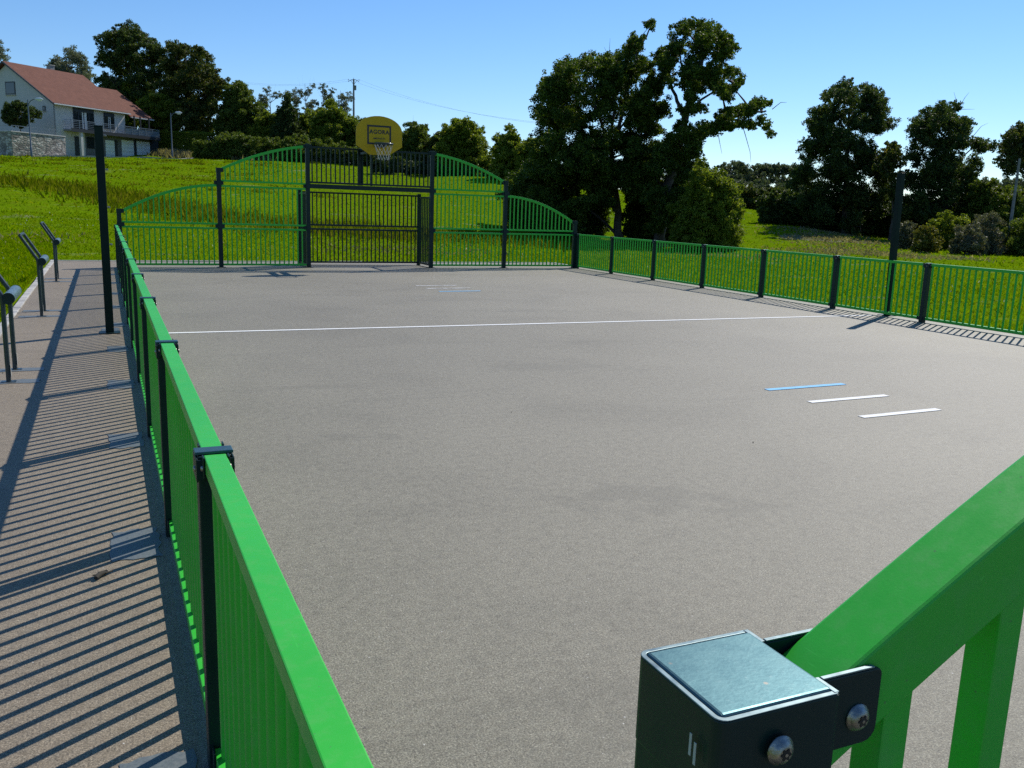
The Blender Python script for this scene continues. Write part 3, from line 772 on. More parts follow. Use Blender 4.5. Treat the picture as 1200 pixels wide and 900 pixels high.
BUDGET = [0]; LD = 50
def tree(name, cl, d, label, group=None, cat='tree', leaf='dark_leaf', trunk_px=None, trunk_r=.25, size=.2, dens=1.0, depth=None, dup=True, flat=.8, seed=1, twigs=2, bark='bark', limbs=True, dead=None, ground_at=None, sub=15, fill=.75, skirt=None, boughs=None, nlimb=16):
    g = np.random.default_rng(seed+100); cl = np.array(cl, float)
    halfw = (cl[:, 0].max()-cl[:, 0].min())/2*d/FPX
    if depth is None: depth = max(.5, halfw*.75)
    size = size*.72
    C, Rr = clumps_from_px(cl, d, depth, g, dup, fill)
    if trunk_px is None: trunk_px = [((cl[:, 0].min()+cl[:, 0].max())/2, cl[:, 1].max()+6), (cl[:, 0].mean(), cl[:, 1].min()+10)]
    tp = [np.array(at_depth(px, py, d)) for px, py in trunk_px]
    zb_ = tz(tp[0][0], tp[0][1]) if ground_at is None else ground_at
    base = np.array([tp[0][0], tp[0][1], zb_-.12])
    pts = [base] + [t_ for t_ in tp if t_[2] > zb_+.4]
    if len(pts) == 1: pts.append(base+np.array([0, 0, 1.2]))
    fine = []
    for a, b in zip(pts[:-1], pts[1:]):
        n_ = 4
        for i in range(n_): fine.append(a+(b-a)*i/n_)
    fine.append(pts[-1]); fine = np.array(fine)
    L_ = len(fine); rad = [trunk_r*(1-.82*i/(L_-1))*(1.35 if i == 0 else 1) for i in range(L_)]
    # nothing below the soil
    cz = terrain(C[:, 0], C[:, 1]); C[:, 2] = np.maximum(C[:, 2], cz+Rr*.55)
    if skirt is None: skirt = name in ('hedge', 'thicket', 'bush')
    if skirt:
        exC, exR = [], []
        for c_, r_, z_ in zip(C, Rr, cz):
            zc = c_[2]-r_*1.1
            while zc > z_+r_*.2: exC.append([c_[0]+g.normal()*r_*.3, c_[1]+g.normal()*r_*.3, max(zc, z_+r_*.45)]); exR.append(r_*g.uniform(.85, 1.1)); zc -= r_*1.1
        if exC: C = np.r_[C, np.array(exC)]; Rr = np.r_[Rr, np.array(exR)]
    root = empty(name, tuple(base), 0, label, cat, group)
    mb = MB(); mb.tube(fine-base+np.c_[g.normal(size=(L_, 2))*trunk_r*.15, np.zeros(L_)], rad, 9, True)
    att = [fine-base]
    for bp, br in (boughs or []):
        q = np.array([np.array(at_depth(px, py, d+o_))-base for px, py, o_ in bp]); qq = []
        for a_, b_ in zip(q[:-1], q[1:]):
            for i in range(5): qq.append(a_+(b_-a_)*i/5+g.normal(size=3)*br*.25)
        qq.append(q[-1]); qq = np.array(qq); mb.tube(qq, list(np.linspace(br, br*.3, len(qq))), 8, True); att.append(qq)
    if limbs: limb_tubes(mb, np.concatenate(att), C-base, Rr, g, trunk_r*.8, max(1, len(C)//nlimb), twigs)
    if dead is not None:
        for pl in dead:
            pp = [np.array(at_depth(px, py, d+o_))-base for px, py, o_ in pl]
            mb.tube(pp, list(np.linspace(trunk_r*.085, trunk_r*.02, len(pp))), 5, False)
    mb.build('trunk', MAT[bark], root)
    cnt = np.maximum(40, dens*LD*(Rr/size)**2).astype(int); BUDGET[0] += cnt.sum()
    big_mesh('crown', leaves_at(C-base, Rr, cnt, size, flat, sub, seed), 4, MAT[leaf], root)
    return root

# --- the pair of big oaks right of the goal
tree('oak_tree', [(648,92,13),(668,84,14),(692,80,15),(716,76,14),(738,62,10),(748,46,9),(762,30,7),(640,112,13),(662,112,17),(688,108,18),(710,100,17),(732,88,15),(752,78,12),(636,136,12),(655,142,16),(682,138,20),(712,130,18),(738,116,16),(764,108,13),(776,128,12),(757,135,12),
     (640,170,18),(668,176,20),(700,170,20),(732,165,16),(640,200,20),(622,205,16),(670,208,22),(704,205,20),(735,200,18),(650,238,18),(630,232,14),(680,238,16),(610,225,12),(672,262,13),(640,262,14),(762,150,13),(748,142,14),(755,178,14),(776,176,12),(740,186,14),(766,98,11),(700,236,15),(716,205,16),(745,212,13),(690,190,18)], 50,
     'broad dark oak with full rounded crown and bare top twigs beside the arched goal', 'oaks beside the court', leaf='oak_leaf',
     trunk_px=[(725,284),(724,250),(720,210),(716,160),(722,100)], trunk_r=.26, size=.165, sub=22, dens=1.0, depth=4.2, seed=3,
     dead=[[(716,80,0),(714,60,0),(715,45,.2)],[(690,80,0),(686,66,.3),(690,58,.3)],[(668,80,0),(664,72,0),(657,68,0)],[(745,50,0),(762,30,0),(767,22,0)],[(715,70,0),(708,55,.3)]], flat=.85, fill=.95,
     boughs=[([(722,230,0),(705,190,1),(680,150,1.5),(660,110,1.6)],.13), ([(720,215,0),(745,170,-1),(765,130,-1.4)],.11), ([(719,170,0),(735,110,0),(748,60,.2),(762,32,.3)],.12), ([(724,250,0),(690,215,-1.2),(650,190,-2)],.10), ([(718,190,0),(700,130,-1.5),(690,90,-1.5)],.10)])
tree('oak_tree', [(800,34,11),(812,26,8),(828,38,11),(843,40,9),(855,52,9),(795,52,12),(822,56,13),(845,64,11),(786,72,12),(808,78,14),(836,82,13),(858,84,10),(866,96,7),(776,66,9),(784,92,10),(812,100,13),(840,98,10),(853,112,7),
     (862,128,7),(850,136,9),(875,132,8),(889,120,8),(900,121,5),(893,140,7),(880,146,7),(903,156,5),(842,148,9),(826,152,10),(812,166,10),(858,146,8),
     (808,112,9),(802,130,8),(800,150,9),(812,158,11),(790,166,12),(822,126,7),(778,176,12),(790,180,14),(772,194,18),(748,198,16),(800,200,17),(745,225,13),(770,230,17),(796,232,16),(785,256,13),(762,268,10),(815,180,10)], 48,
     'taller open oak with one long limb reaching far right', 'oaks beside the court', leaf='oak_leaf',
     trunk_px=[(772,283),(780,230),(793,180),(803,140),(812,110),(822,70),(826,45)], trunk_r=.30, size=.16, sub=22, dens=1.0, depth=3.0, seed=5,
     dead=[[(812,160,0),(840,143,0),(870,140,0),(893,148,0),(908,162,0)],[(868,140,0),(874,160,.1),(879,178,.2),(880,190,.2)],[(840,146,0),(843,165,0),(846,180,0)],[(905,128,0),(915,120,0),(922,120,0)],[(800,35,0),(797,22,0)],[(848,148,0),(858,152,0)]], flat=.8, fill=.85,
     boughs=[([(788,205,0),(808,172,0),(828,152,0),(852,139,0),(876,133,0),(898,130,0)],.15), ([(852,140,0),(880,142,.1),(902,154,.2)],.06), ([(803,140,0),(788,105,.5),(776,80,.8)],.12), ([(812,110,0),(838,82,-.4),(856,56,-.5)],.11), ([(806,130,0),(835,108,.4),(860,98,.5)],.08), ([(784,225,0),(760,205,.8),(745,195,1)],.10)])
tree('bush', [(825,205,13),(838,212,14),(850,230,15),(832,240,16),(814,228,13),(855,252,13),(842,264,13),(862,220,7),(822,266,12),(806,250,12),(862,240,7),(820,190,8),(800,268,10)], 44,
     'sunlit leafy shrub with lighter green foliage right under the open oak', 'shrubs on the meadow', 'bush', leaf='lime_leaf', trunk_r=.09, size=.14, dens=.8, depth=1.8, seed=7)
# --- tall trees at the right
tree('tall_tree', [(980,103,9),(992,98,7),(1010,104,10),(1026,112,8),(972,112,9),(994,118,12),(1014,124,13),(1032,130,11),(1040,144,8),(962,130,11),(980,134,13),(1002,142,14),(1024,150,11),(952,146,9),(968,152,13),
     (946,170,10),(964,172,14),(988,168,15),(1010,172,12),(950,192,13),(974,196,18),(998,202,17),(1022,192,12),(938,214,12),(958,224,17),(986,232,18),(1012,228,16),(1036,215,11),(938,240,12),(965,252,15),(1000,256,16),(1030,246,13)], 70,
     'tall dark tree with a notched double top behind the right hand meadow', 'tall trees on the right', leaf='dark_leaf', trunk_px=[(990,276),(990,240),(992,190),(995,140),(1000,110)], trunk_r=.3, size=.21, sub=22, dens=.85, depth=4, seed=9, flat=.85)
tree('tall_tree', [(1104,128,10),(1120,124,8),(1090,138,11),(1074,146,8),(1112,146,13),(1130,144,10),(1082,160,13),(1104,168,15),(1126,168,14),(1146,170,10),(1162,172,7),(1072,184,12),(1094,194,16),(1120,196,15),(1142,190,9),(1064,210,12),(1086,218,16),(1112,224,17),(1136,214,10),(1070,244,15),(1096,250,16),(1126,246,13)], 68,
     'tall dark tree with spiky bare twigs on top, right of the square post', 'tall trees on the right', leaf='dark_leaf', trunk_px=[(1108,280),(1108,240),(1110,190),(1112,140)], trunk_r=.28, size=.21, sub=22, dens=.85, depth=3.6, seed=12, flat=.85,
     dead=[[(1118,128,0),(1120,116,0),(1118,108,0)],[(1124,126,0),(1131,114,0),(1136,108,0)],[(1122,128,0),(1134,128,0),(1142,128,0)],[(1140,160,0),(1150,148,0),(1158,144,0)]])
tree('small_tree', [(1046,172,8),(1036,182,8),(1050,188,10),(1038,204,10),(1056,208,9),(1048,226,11),(1056,248,10)], 66,
     'small tree with yellowing leaves squeezed between the two tall dark trees', leaf='rust_leaf', trunk_r=.12, size=.22, dens=.9, depth=1.6, seed=15)
tree('tall_tree', [(1184,160,9),(1198,152,10),(1176,176,8),(1192,178,12),(1210,168,13),(1184,196,9),(1200,200,11),(1170,190,6),(1222,190,16),(1216,210,12)], 62,
     'loose tree with browning leaves at the right picture edge, above the grey pole', 'tall trees on the right', leaf='rust_leaf', trunk_px=[(1206,282),(1204,230),(1200,180)], trunk_r=.18, size=.22, dens=.7, depth=2.2, seed=17, flat=.85)
sh = [([(1085,274,10),(1094,284,10),(1078,286,10)], 52, 'yellow_leaf', 'rounded yellow green shrub glowing in the sun, right of the square post'),
      ([(1062,268,9),(1068,280,10),(1056,284,8)], 56, 'grey_leaf', 'greyish shrub between the square post and the yellow green shrub'),
      ([(1108,258,10),(1098,264,8),(1118,266,10),(1126,258,8)], 58, 'lime_leaf', 'leafy mid green shrub rising behind the yellow green shrub'),
      ([(1124,284,11),(1136,274,12),(1142,290,11),(1120,296,8)], 52, 'grey_leaf', 'dusty grey bramble mound left of the leaning grey pole'),
      ([(1160,262,13),(1150,276,12),(1168,282,12),(1162,296,10)], 54, 'grey_leaf', 'tall grey bramble mound standing against the grey pole'),
      ([(1192,270,13),(1204,284,14),(1186,292,12),(1210,262,14)], 54, 'hedge_leaf', 'dark bramble mound right of the grey pole at the picture edge')]
for i, (cl, d, lf, lb) in enumerate(sh):
    tree('bush', cl, d, lb, 'shrubs on the meadow', 'bush', leaf=lf, trunk_r=.05, size=.15, dens=.9, seed=30+i, depth=1.0, twigs=1)
tree('bush', [(1150,222,12),(1168,232,14),(1186,236,14),(1202,232,14),(1160,246,13),(1182,252,14),(1204,250,14),(1140,236,10)], 66, 'dark thicket behind the bramble mounds at the far right', None, 'thicket', leaf='hedge_leaf', trunk_r=.1, size=.24, seed=41, depth=2)
tree('thicket', [(898,236,9),(908,242,10),(922,246,11),(912,232,9),(926,236,10),(936,240,11),(950,250,12),(968,256,13),(986,260,13),(1004,262,13),(1022,264,12),(1040,264,12),(1056,262,10),(958,236,12),(980,240,13),(1002,244,13),(1024,244,12),(1044,240,12)], 73, 'dark undergrowth under the tall notched tree, left of the square post', 'dark undergrowth below trees', 'thicket', leaf='dark_leaf', trunk_r=.1, size=.25, seed=44, depth=2.2, twigs=1)
tree('thicket', [(1066,256,12),(1084,262,13),(1102,264,13),(1120,264,13),(1138,262,12),(1156,262,10),(1076,240,12),(1098,244,13),(1122,244,13),(1142,242,11)], 72, 'dark undergrowth under the spiky tree, right of the square post', 'dark undergrowth below trees', 'thicket', leaf='dark_leaf', trunk_r=.1, size=.25, seed=45, depth=2, twigs=1)
tree('thicket', [(606,216,12),(624,226,13),(642,232,14),(606,236,10),(660,236,14),(682,244,14),(626,250,12),(648,258,13),(672,264,12),(694,262,12),(700,240,12),(620,200,12)], 53, 'dark thicket filling the left foot of the broad oak', 'dark undergrowth below trees', 'thicket', leaf='oak_leaf', trunk_r=.1, size=.19, seed=46, depth=1.8, twigs=1)
tree('thicket', [(748,238,12),(764,226,13),(786,222,14),(806,218,13),(756,256,11),(776,262,13),(796,264,13),(812,250,12),(786,244,13),(742,212,12),(766,206,13),(792,204,13)], 52, 'dark thicket filling the foot of the open oak behind the lime shrub', 'dark undergrowth below trees', 'thicket', leaf='oak_leaf', trunk_r=.1, size=.19, seed=47, depth=1.8, twigs=1)
# hedge and woods in the gap
tree('hedge', [(880,226,10),(896,228,10),(912,230,10),(928,234,10),(866,224,8),(886,238,9),(906,241,9),(926,246,9),(944,252,9),(960,262,8),(980,268,8),(1000,270,8),(1030,268,8)], 92, 'rough greyish hedge along the top of the meadow, between oaks and tall trees', None, 'hedge', leaf='rust_leaf', trunk_r=.08, size=.3, seed=43, depth=1.6)

def px_z(px, py, d): return at_depth(px, py, d)
# --- left background, on and behind the crest
tree('pale_tree', [(72,72,8),(84,64,8),(96,72,9),(64,82,8),(78,84,10),(92,88,10),(104,86,6),(84,98,10),(70,96,9),(60,76,5),(100,98,7)], 134, 'pale airy silver green tree rising behind the long house roof', leaf='pale_leaf', trunk_r=.22, size=.30, dens=.42, depth=3, seed=51, ground_at=6, trunk_px=[(84,170),(84,120),(84,80)], bark='bark_pale')
tree('pale_tree', [(-2,50,6),(2,62,7),(-6,66,10),(-2,80,8)], 134, 'pale tree mostly cut off by the left picture edge behind the gable', leaf='pale_leaf', trunk_r=.2, size=.28, dens=.5, depth=2, seed=52, ground_at=6, trunk_px=[(-6,170),(-6,110),(-6,60)])
tree('tall_tree', [(142,38,10),(156,36,9),(128,52,11),(146,56,14),(166,50,12),(182,54,10),(124,72,10),(142,76,15),(164,72,15),(184,72,12),(122,92,10),(140,98,15),(162,94,16),(182,92,13),(150,116,15),(172,114,14),(130,108,9)], 126,
     'tall dark tree with the highest crown right behind the low end of the house', 'tall trees behind the house', leaf='dark_leaf', trunk_r=.4, size=.34, dens=.9, depth=5, seed=53, ground_at=6.2, trunk_px=[(160,176),(158,140),(152,80),(150,45)])
tree('tall_tree', [(203,58,9),(218,62,10),(232,62,10),(198,76,12),(216,80,14),(236,78,12),(246,90,11),(202,98,15),(224,100,16),(244,106,13),(258,98,8),(262,112,7),(206,122,16),(230,124,17),(250,126,12),(218,144,15),(242,146,13),(200,142,10)], 122,
     'tall dark tree with browning right edge beside the clipped hedge', 'tall trees behind the house', leaf='rust_leaf', trunk_r=.38, size=.34, dens=.95, depth=4.5, seed=54, ground_at=6.2, trunk_px=[(224,174),(224,140),(222,90)])
tree('small_tree', [(172,120,8),(184,118,9),(196,120,8),(204,126,7),(178,130,9),(192,132,10)], 119, 'small bright leafy tree above the terrace roof end', leaf='lime_leaf', trunk_r=.14, size=.26, depth=1.5, seed=55, skirt=True, trunk_px=[(188,176),(188,150),(188,125)], ground_at=6.1)
tree('bush', [(148,102,6),(154,108,6),(146,112,6)], 122.5, 'small yellow green bush peeping over the house roof', None, 'bush', leaf='lime_leaf', trunk_r=.1, size=.25, depth=.8, seed=56, ground_at=6.1, trunk_px=[(150,176),(150,120)])
tree('small_tree', [(272,104,8),(282,100,7),(288,116,10),(270,120,11),(284,134,13),(302,128,10),(268,142,12),(290,152,13),(308,146,10),(270,160,11),(300,164,11)], 118, 'bushy pointed tree just right of the tall browning tree', leaf='hedge_leaf', trunk_r=.18, size=.3, depth=2.2, seed=57, skirt=True, ground_at=6)
tree('small_tree', [(336,114,5),(334,126,7),(344,134,8),(330,142,9),(346,150,11),(328,158,10),(342,168,11),(360,164,10)], 112, 'narrow dark tree standing before the thin bare stems', leaf='dark_leaf', trunk_r=.16, size=.28, depth=1.8, seed=58, skirt=True, ground_at=5.9)
tree('small_tree', [(386,124,8),(376,134,9),(394,134,10),(382,148,12),(402,146,11),(372,158,10),(392,162,12),(412,158,10),(414,142,7)], 110, 'yellow green tree left of the yellow backboard', leaf='lime_leaf', trunk_r=.16, size=.28, depth=2, seed=59, skirt=True, ground_at=5.8)
tree('small_tree', [(426,148,9),(438,144,7),(430,162,11),(446,166,10)], 108, 'rusty green tree half hidden by the yellow backboard', leaf='rust_leaf', trunk_r=.14, size=.28, depth=1.5, seed=60, skirt=True, ground_at=5.7)
tree('small_tree', [(306,140,8),(318,136,7),(314,148,9),(326,150,8),(304,154,9),(322,160,9)], 115, 'low lime green tree at the left foot of the thin birch stems', 'low trees below the birches', leaf='lime_leaf', trunk_r=.12, size=.26, depth=1.5, seed=62, skirt=True, ground_at=5.9)
tree('small_tree', [(362,138,8),(356,148,9),(370,146,9),(364,156,10),(352,160,9),(376,160,8)], 114, 'low lime green tree between the narrow dark tree and the birches on the right', 'low trees below the birches', leaf='lime_leaf', trunk_r=.12, size=.26, depth=1.5, seed=63, skirt=True, ground_at=5.9)
tree('small_tree', [(508,168,8),(516,160,7),(510,178,9),(520,184,9),(502,186,9)], 96, 'small rusty tree in the gap between the two round crest trees', leaf='rust_leaf', trunk_r=.12, size=.24, depth=1.4, seed=64, skirt=True)
# thin bare-ish birches
bl = ['slim nearly bare birch at the left end of the thin stems', 'slim birch with few leaves, second from the left of the thin stems', 'tallest slim airy birch in the middle of the thin stems', 'airy birch with browning top just left of the power pole', 'slim pale birch at the right end of the thin stems, nearest the power pole']
for i, (px, top, w_) in enumerate([(316, 98, 12), (346, 104, 9), (358, 94, 13), (378, 95, 12), (400, 102, 9)]):
    g = np.random.default_rng(70+i); cl = []
    for j in range(9): cl.append((px+g.uniform(-1, 1)*w_, top+8+j*5.5+g.uniform(-3, 3), g.uniform(4, 7)))
    tree('birch_tree', cl, 122, bl[i], 'thin birches on the crest', leaf='pale_leaf' if i != 3 else 'rust_leaf', trunk_r=.11, size=.22, dens=.55, depth=1.4, dup=False, seed=71+i, ground_at=6, bark='bark_pale',
         trunk_px=[(px, 176), (px+2, 140), (px-1, top+4)], twigs=6, dead=[[(px, 120+g.uniform(-5, 5), 0), (px+sg*5, 108, .3), (px+sg*g.uniform(7, 12), top+g.uniform(-6, 6), .4)] for sg in (-1, 1, -.5, .5)])
tree('hedge', [(232,170,7),(250,172,9),(268,168,10),(286,166,11),(304,170,11),(322,172,11),(342,172,11),(362,172,11),(384,174,11),(404,174,11),(424,178,10),(444,182,10),(462,188,10)], 104, 'low bushy hedge along the crest behind the left arch', None, 'hedge', leaf='hedge_leaf', trunk_r=.07, size=.26, seed=80, depth=1.2, twigs=1)
tree('small_tree', [(484,148,8),(494,152,8),(476,158,9),(488,166,12),(502,170,10),(474,176,11),(494,184,11)], 98, 'round dark tree just right of the yellow backboard', 'round trees on the crest', leaf='hedge_leaf', trunk_r=.16, size=.26, depth=2, seed=81, skirt=True)
tree('small_tree', [(538,146,9),(552,150,9),(526,154,9),(542,164,14),(562,164,11),(524,172,12),(546,182,13),(568,180,11),(576,192,9),(520,188,10),(556,196,11),(534,198,11)], 92, 'wide round tree with lighter top between backboard and oaks', 'round trees on the crest', leaf='lime_leaf', trunk_r=.2, size=.26, dens=1., depth=2.5, seed=82, skirt=True)
tree('small_tree', [(596,150,6),(602,158,7),(588,164,9),(604,172,11),(622,168,8),(590,182,11),(612,186,12),(632,180,9),(584,198,9),(604,202,10),(628,202,11)], 84, 'light green tree tucked against the left side of the broad oak', 'round trees on the crest', leaf='lime_leaf', trunk_r=.18, size=.24, depth=2, seed=83, skirt=True)
tree('hedge', [(440,190,9),(458,192,9),(476,196,9),(494,199,9),(512,201,9),(530,204,9),(550,206,9),(570,207,9),(590,208,9),(608,212,9),(626,218,9)], 90, 'dark hedge line along the crest under the round trees', None, 'hedge', leaf='dark_leaf', trunk_r=.07, size=.24, seed=84, depth=1.2, twigs=1)
# clipped hedge and flowering bank right of the house
def box_hedge(a, b, h, w, n, label, leaf, seed, size=.22):
    g = np.random.default_rng(seed); a = np.array(a); b = np.array(b)
    base = (a+b)/2; base[2] = min(tz(a[0], a[1]), tz(b[0], b[1]))
    root = empty('hedge', tuple(base), 0, label, 'hedge')
    t_ = g.uniform(0, 1, n); dirv = (b-a); ln = np.linalg.norm(dirv[:2]); nrm = np.array([-dirv[1], dirv[0], 0])/ln
    off = g.uniform(-1, 1, n); zz = g.uniform(0, 1, n)
    shell = g.random(n); off = np.where(shell < .55, np.sign(off)*(1-.12*g.random(n)), off); zz = np.where((shell > .55) & (shell < .85), 1-.08*g.random(n), zz)
    P = a[None]+dirv[None]*t_[:, None]+nrm[None]*(off*w/2)[:, None]; P[:, 2] = terrain(P[:, 0], P[:, 1])+zz*h*(1+.03*np.sin(t_*60))
    P -= base
    u = g.normal(size=(n, 3)); u /= np.linalg.norm(u, axis=1)[:, None]; v = g.normal(size=(n, 3)); v -= u*(u*v).sum(1)[:, None]; v /= np.linalg.norm(v, axis=1)[:, None]
    s = size*g.uniform(.6, 1.3, (n, 1))
    big_mesh('foliage', np.stack([P-u*s*.5, P+v*s*.3, P+u*s*.5, P-v*s*.3], 1).reshape(-1, 3), 4, MAT[leaf], root)
    m = MB()
    for i in range(14):
        q = a+dirv*(i+.5)/14-base; q[2] = tz(*(a+dirv*(i+.5)/14)[:2])-base[2]; m.tube([q, q+np.array([.05, .02, h*.8])], [.04, .02], 5)
    m.build('stem', MAT['bark'], root)
box_hedge(at_depth(192, 172, 118), at_depth(248, 172, 114), 2.6, 1.4, 26000, 'long clipped green hedge right of the garages', 'lime_leaf', 91)

# distant wood: one mass
def wood(name, spans, label, leaf, seed, size=.6):
    C, Rr = [], []; g = np.random.default_rng(seed)
    for px, py, r, d in spans:
        for _ in range(6):
            dd = d+g.uniform(-8, 8); C.append(at_depth(px+g.normal()*r*.6, py+abs(g.normal())*r*.55, dd)); Rr.append(r*dd/FPX*g.uniform(.8, 1.1))
    C = np.array(C); Rr = np.array(Rr); base = C.mean(0); base[2] = 0
    cnt = np.maximum(30, 42*(Rr/size)**2).astype(int)
    o = big_mesh(name, leaves_at(C-base, Rr, cnt, size, .8, 14, seed), 4, MAT[leaf]); o.location = tuple(base)
    tag(o, label, 'wood', None, 'stuff')
wood('distant_wood', [(852,196,7,330),(862,194,7,330),(874,198,7,330),(888,196,8,330),(900,195,8,330),(914,197,8,330),(928,196,8,330),(942,200,8,330),(858,208,8,320),(876,210,8,320),(896,209,9,320),(918,210,9,320),(940,214,9,320),
     (1140,214,7,330),(1152,212,7,330),(1164,216,7,330),(1176,214,8,330),(1190,216,8,330),(1206,214,8,330),(1150,226,9,320),(1180,228,9,320),(1206,228,9,320),(868,218,9,300),(884,222,9,300),(900,222,9,300),(916,224,9,300),(932,228,9,300),(856,216,9,300),(946,230,9,300)], 'distant bluish wood closing the valley between the oaks and the tall trees', 'hazed_leaf', 95)

# ------------------------------------------------------------------ house on the crest
HC = np.array(at_depth(62, 119, 100)); EZ = HC[2]
he = np.array(at_z(147, 131, EZ)); TH = math.atan2(he[1]-HC[1], he[0]-HC[0])
HB = 5.72
UX = np.array([math.cos(TH), math.sin(TH), 0]); UY = np.array([-math.sin(TH), math.cos(TH), 0])
def on_wall(px, py, yp=0.):
    r = ray(px, py); o = HC+UY*yp; t = ((o-CAM)@UY)/(r@UY); p = CAM+r*t-HC; return float(p@UX), float(CAM[2]+r[2]*t-HB)
def on_gable(px, py, xp=0.):
    r = ray(px, py); o = HC+UX*xp; t = ((o-CAM)@UX)/(r@UX); p = CAM+r*t-HC; return float(p@UY), float(CAM[2]+r[2]*t-HB)
house = empty('house', (HC[0], HC[1], HB), TH, 'long white house with brown red tiled roof, balcony and white garage doors on the hilltop', 'house')
EH = EZ-HB
ay, az = on_gable(7, 74)               # ridge end
W1 = ay; RH = az
LX = on_wall(147, 131)[0]
# main body: walls as one pentagonal prism
m = MB(); prof = [(0, -1.0), (0, EH), (W1, RH-.12), (2*W1, EH), (2*W1, -1.0)]
def prism_x(m, prof, x0, x1):
    n = len(prof); m.add([(x0, y, z) for y, z in prof]+[(x1, y, z) for y, z in prof], [tuple(range(n)), tuple(reversed(range(n, 2*n)))]+[(i, n+i, n+(i+1) % n, (i+1) % n) for i in range(n)])
prism_x(m, prof, 0, LX-.15); wall_o = m.build('wall', MAT['render_wall'], house)
def roof_slab(x0, x1, ye, ze, yr, zr, yb, th=.18, name='roof'):
    m = MB(); s = (zr-ze)/(yr-ye)
    prism_x(m, [(ye, ze), (yr, zr), (yb, ze), (yb, ze-th), (yr, zr-th), (ye, ze-th)], x0, x1)
    return m.build(name, MAT['roof'], house, .02)
sl = (RH-EH)/W1
roof1 = roof_slab(-.45, LX+.25, -.55, EH-.55*sl+.2, W1, RH+.2, 2*W1+.55)
m = MB(); prism_x(m, [(-.56, EH-.55*sl+.0), (W1, RH+.0), (W1, RH+.19), (-.56, EH-.55*sl+.19)], -.52, -.455); m.build('verge_board', MAT['dark_wood'], roof1)
m = MB(); prism_x(m, [(2*W1+.56, EH-.55*sl+.0), (W1+.002, RH+.0), (W1+.002, RH+.19), (2*W1+.56, EH-.55*sl+.19)], -.52, -.455); m.build('verge_board', MAT['dark_wood'], roof1)
gz = EH-.55*sl+.05
MB().box(-.4, LX+.2, -.70, -.565, gz-.04, gz+.08).build('gutter', MAT['curtain'], roof1, .02)
MB().tube([(.06, -.06, .1), (.06, -.06, EH-.1)], .05, 8).build('downpipe', MAT['render_grey'], wall_o)
MB().box(.0, LX-.2, -.50, -.012, EH-.16, EH-.10).build('soffit', MAT['render_grey'], roof1)
# lower wing with its own ridge and open terrace
x2, z2 = on_wall(180, 140, -.5)
x2 = max(x2, LX+3.5)
ey, ez_ = -.5, z2
sl2 = sl; W2 = W1*.78
wing_r = ez_+(W2+.5)*sl2
roof2 = roof_slab(LX+.26, x2, ey, ez_, W2, wing_r, 2*W2+.5, .16)
MB().box(LX+.3, x2-.05, ey-.13, ey-.01, ez_-.16, ez_-.05).build('gutter', MAT['curtain'], roof2)
m = MB(); m.box(LX-.14, LX+1.0, 3.2, 2*W2, 0, ez_-.3); m.box(LX+1.0, x2-.4, 4.6, 2*W2, 0, ez_-.3); m.build('wing_wall', MAT['render_grey'], house)
xr_, _ = on_wall(187, 170, -1.2)
DZ = on_wall(120, 155, -1.2)[1]         # deck height
m = MB(); m.box(LX-.15, xr_, .0, 7.0, -1.0, DZ-.22); m.box(on_wall(100, 170)[0], LX-.152, -.025, -.002, -1.0, DZ-.22); wing_base = m.build('ground_floor', MAT['stone_grey'], house)
xd0 = on_wall(84, 158, -1.2)[0]
deck = MB().box(xd0, xr_+.1, -1.25, -.02, DZ-.2, DZ).box(LX-.12, xr_+.1, -.01, 6.9, DZ-.2, DZ).build('balcony', MAT['render_grey'], house)
MB().box(xd0, xr_+.1, -1.30, -1.255, DZ-.28, DZ+.10).build('fascia', MAT['dark_wood'], deck)
rl = MB()
rl.box(xd0+.03, xr_+.05, -1.22, -1.16, DZ+.98, DZ+1.04)
for zz in (.22, .42, .62, .82): rl.box(xd0+.03, xr_+.05, -1.205, -1.175, DZ+zz, DZ+zz+.035)
nn = 13
for i in range(nn): xx = xd0+.05+(xr_-xd0-.05)*i/(nn-1); rl.box(xx-.025, xx+.025, -1.225, -1.155, DZ+.01, DZ+1.05)
for zz in (.22, .42, .62, .82, .98): rl.box(xd0+.04, xd0+.08, -1.15, -.02, DZ+zz, DZ+zz+.035)
rl.build('railing', MAT['rail_paint'], deck)
xb0 = on_wall(148, 150, -1.2)[0]
MB().box(xb0, xr_+.04, -1.150, -1.12, DZ+.1, DZ+.80).build('parapet_panel', MAT['rail_paint'], deck)
xc_ = on_wall(96, 170, -1.1)[0]
MB().box(xc_-.16, xc_+.16, -1.2, -.9, -.6, DZ-.22).build('column', MAT['render_wall'], house)
for px in (158, 165, 175):
    xx = on_wall(px, 145, -.9)[0]; MB().box(xx-.07, xx+.07, -.9, -.76, DZ+.01, ez_+.1).build('terrace_post', MAT['dark_wood'], roof2)
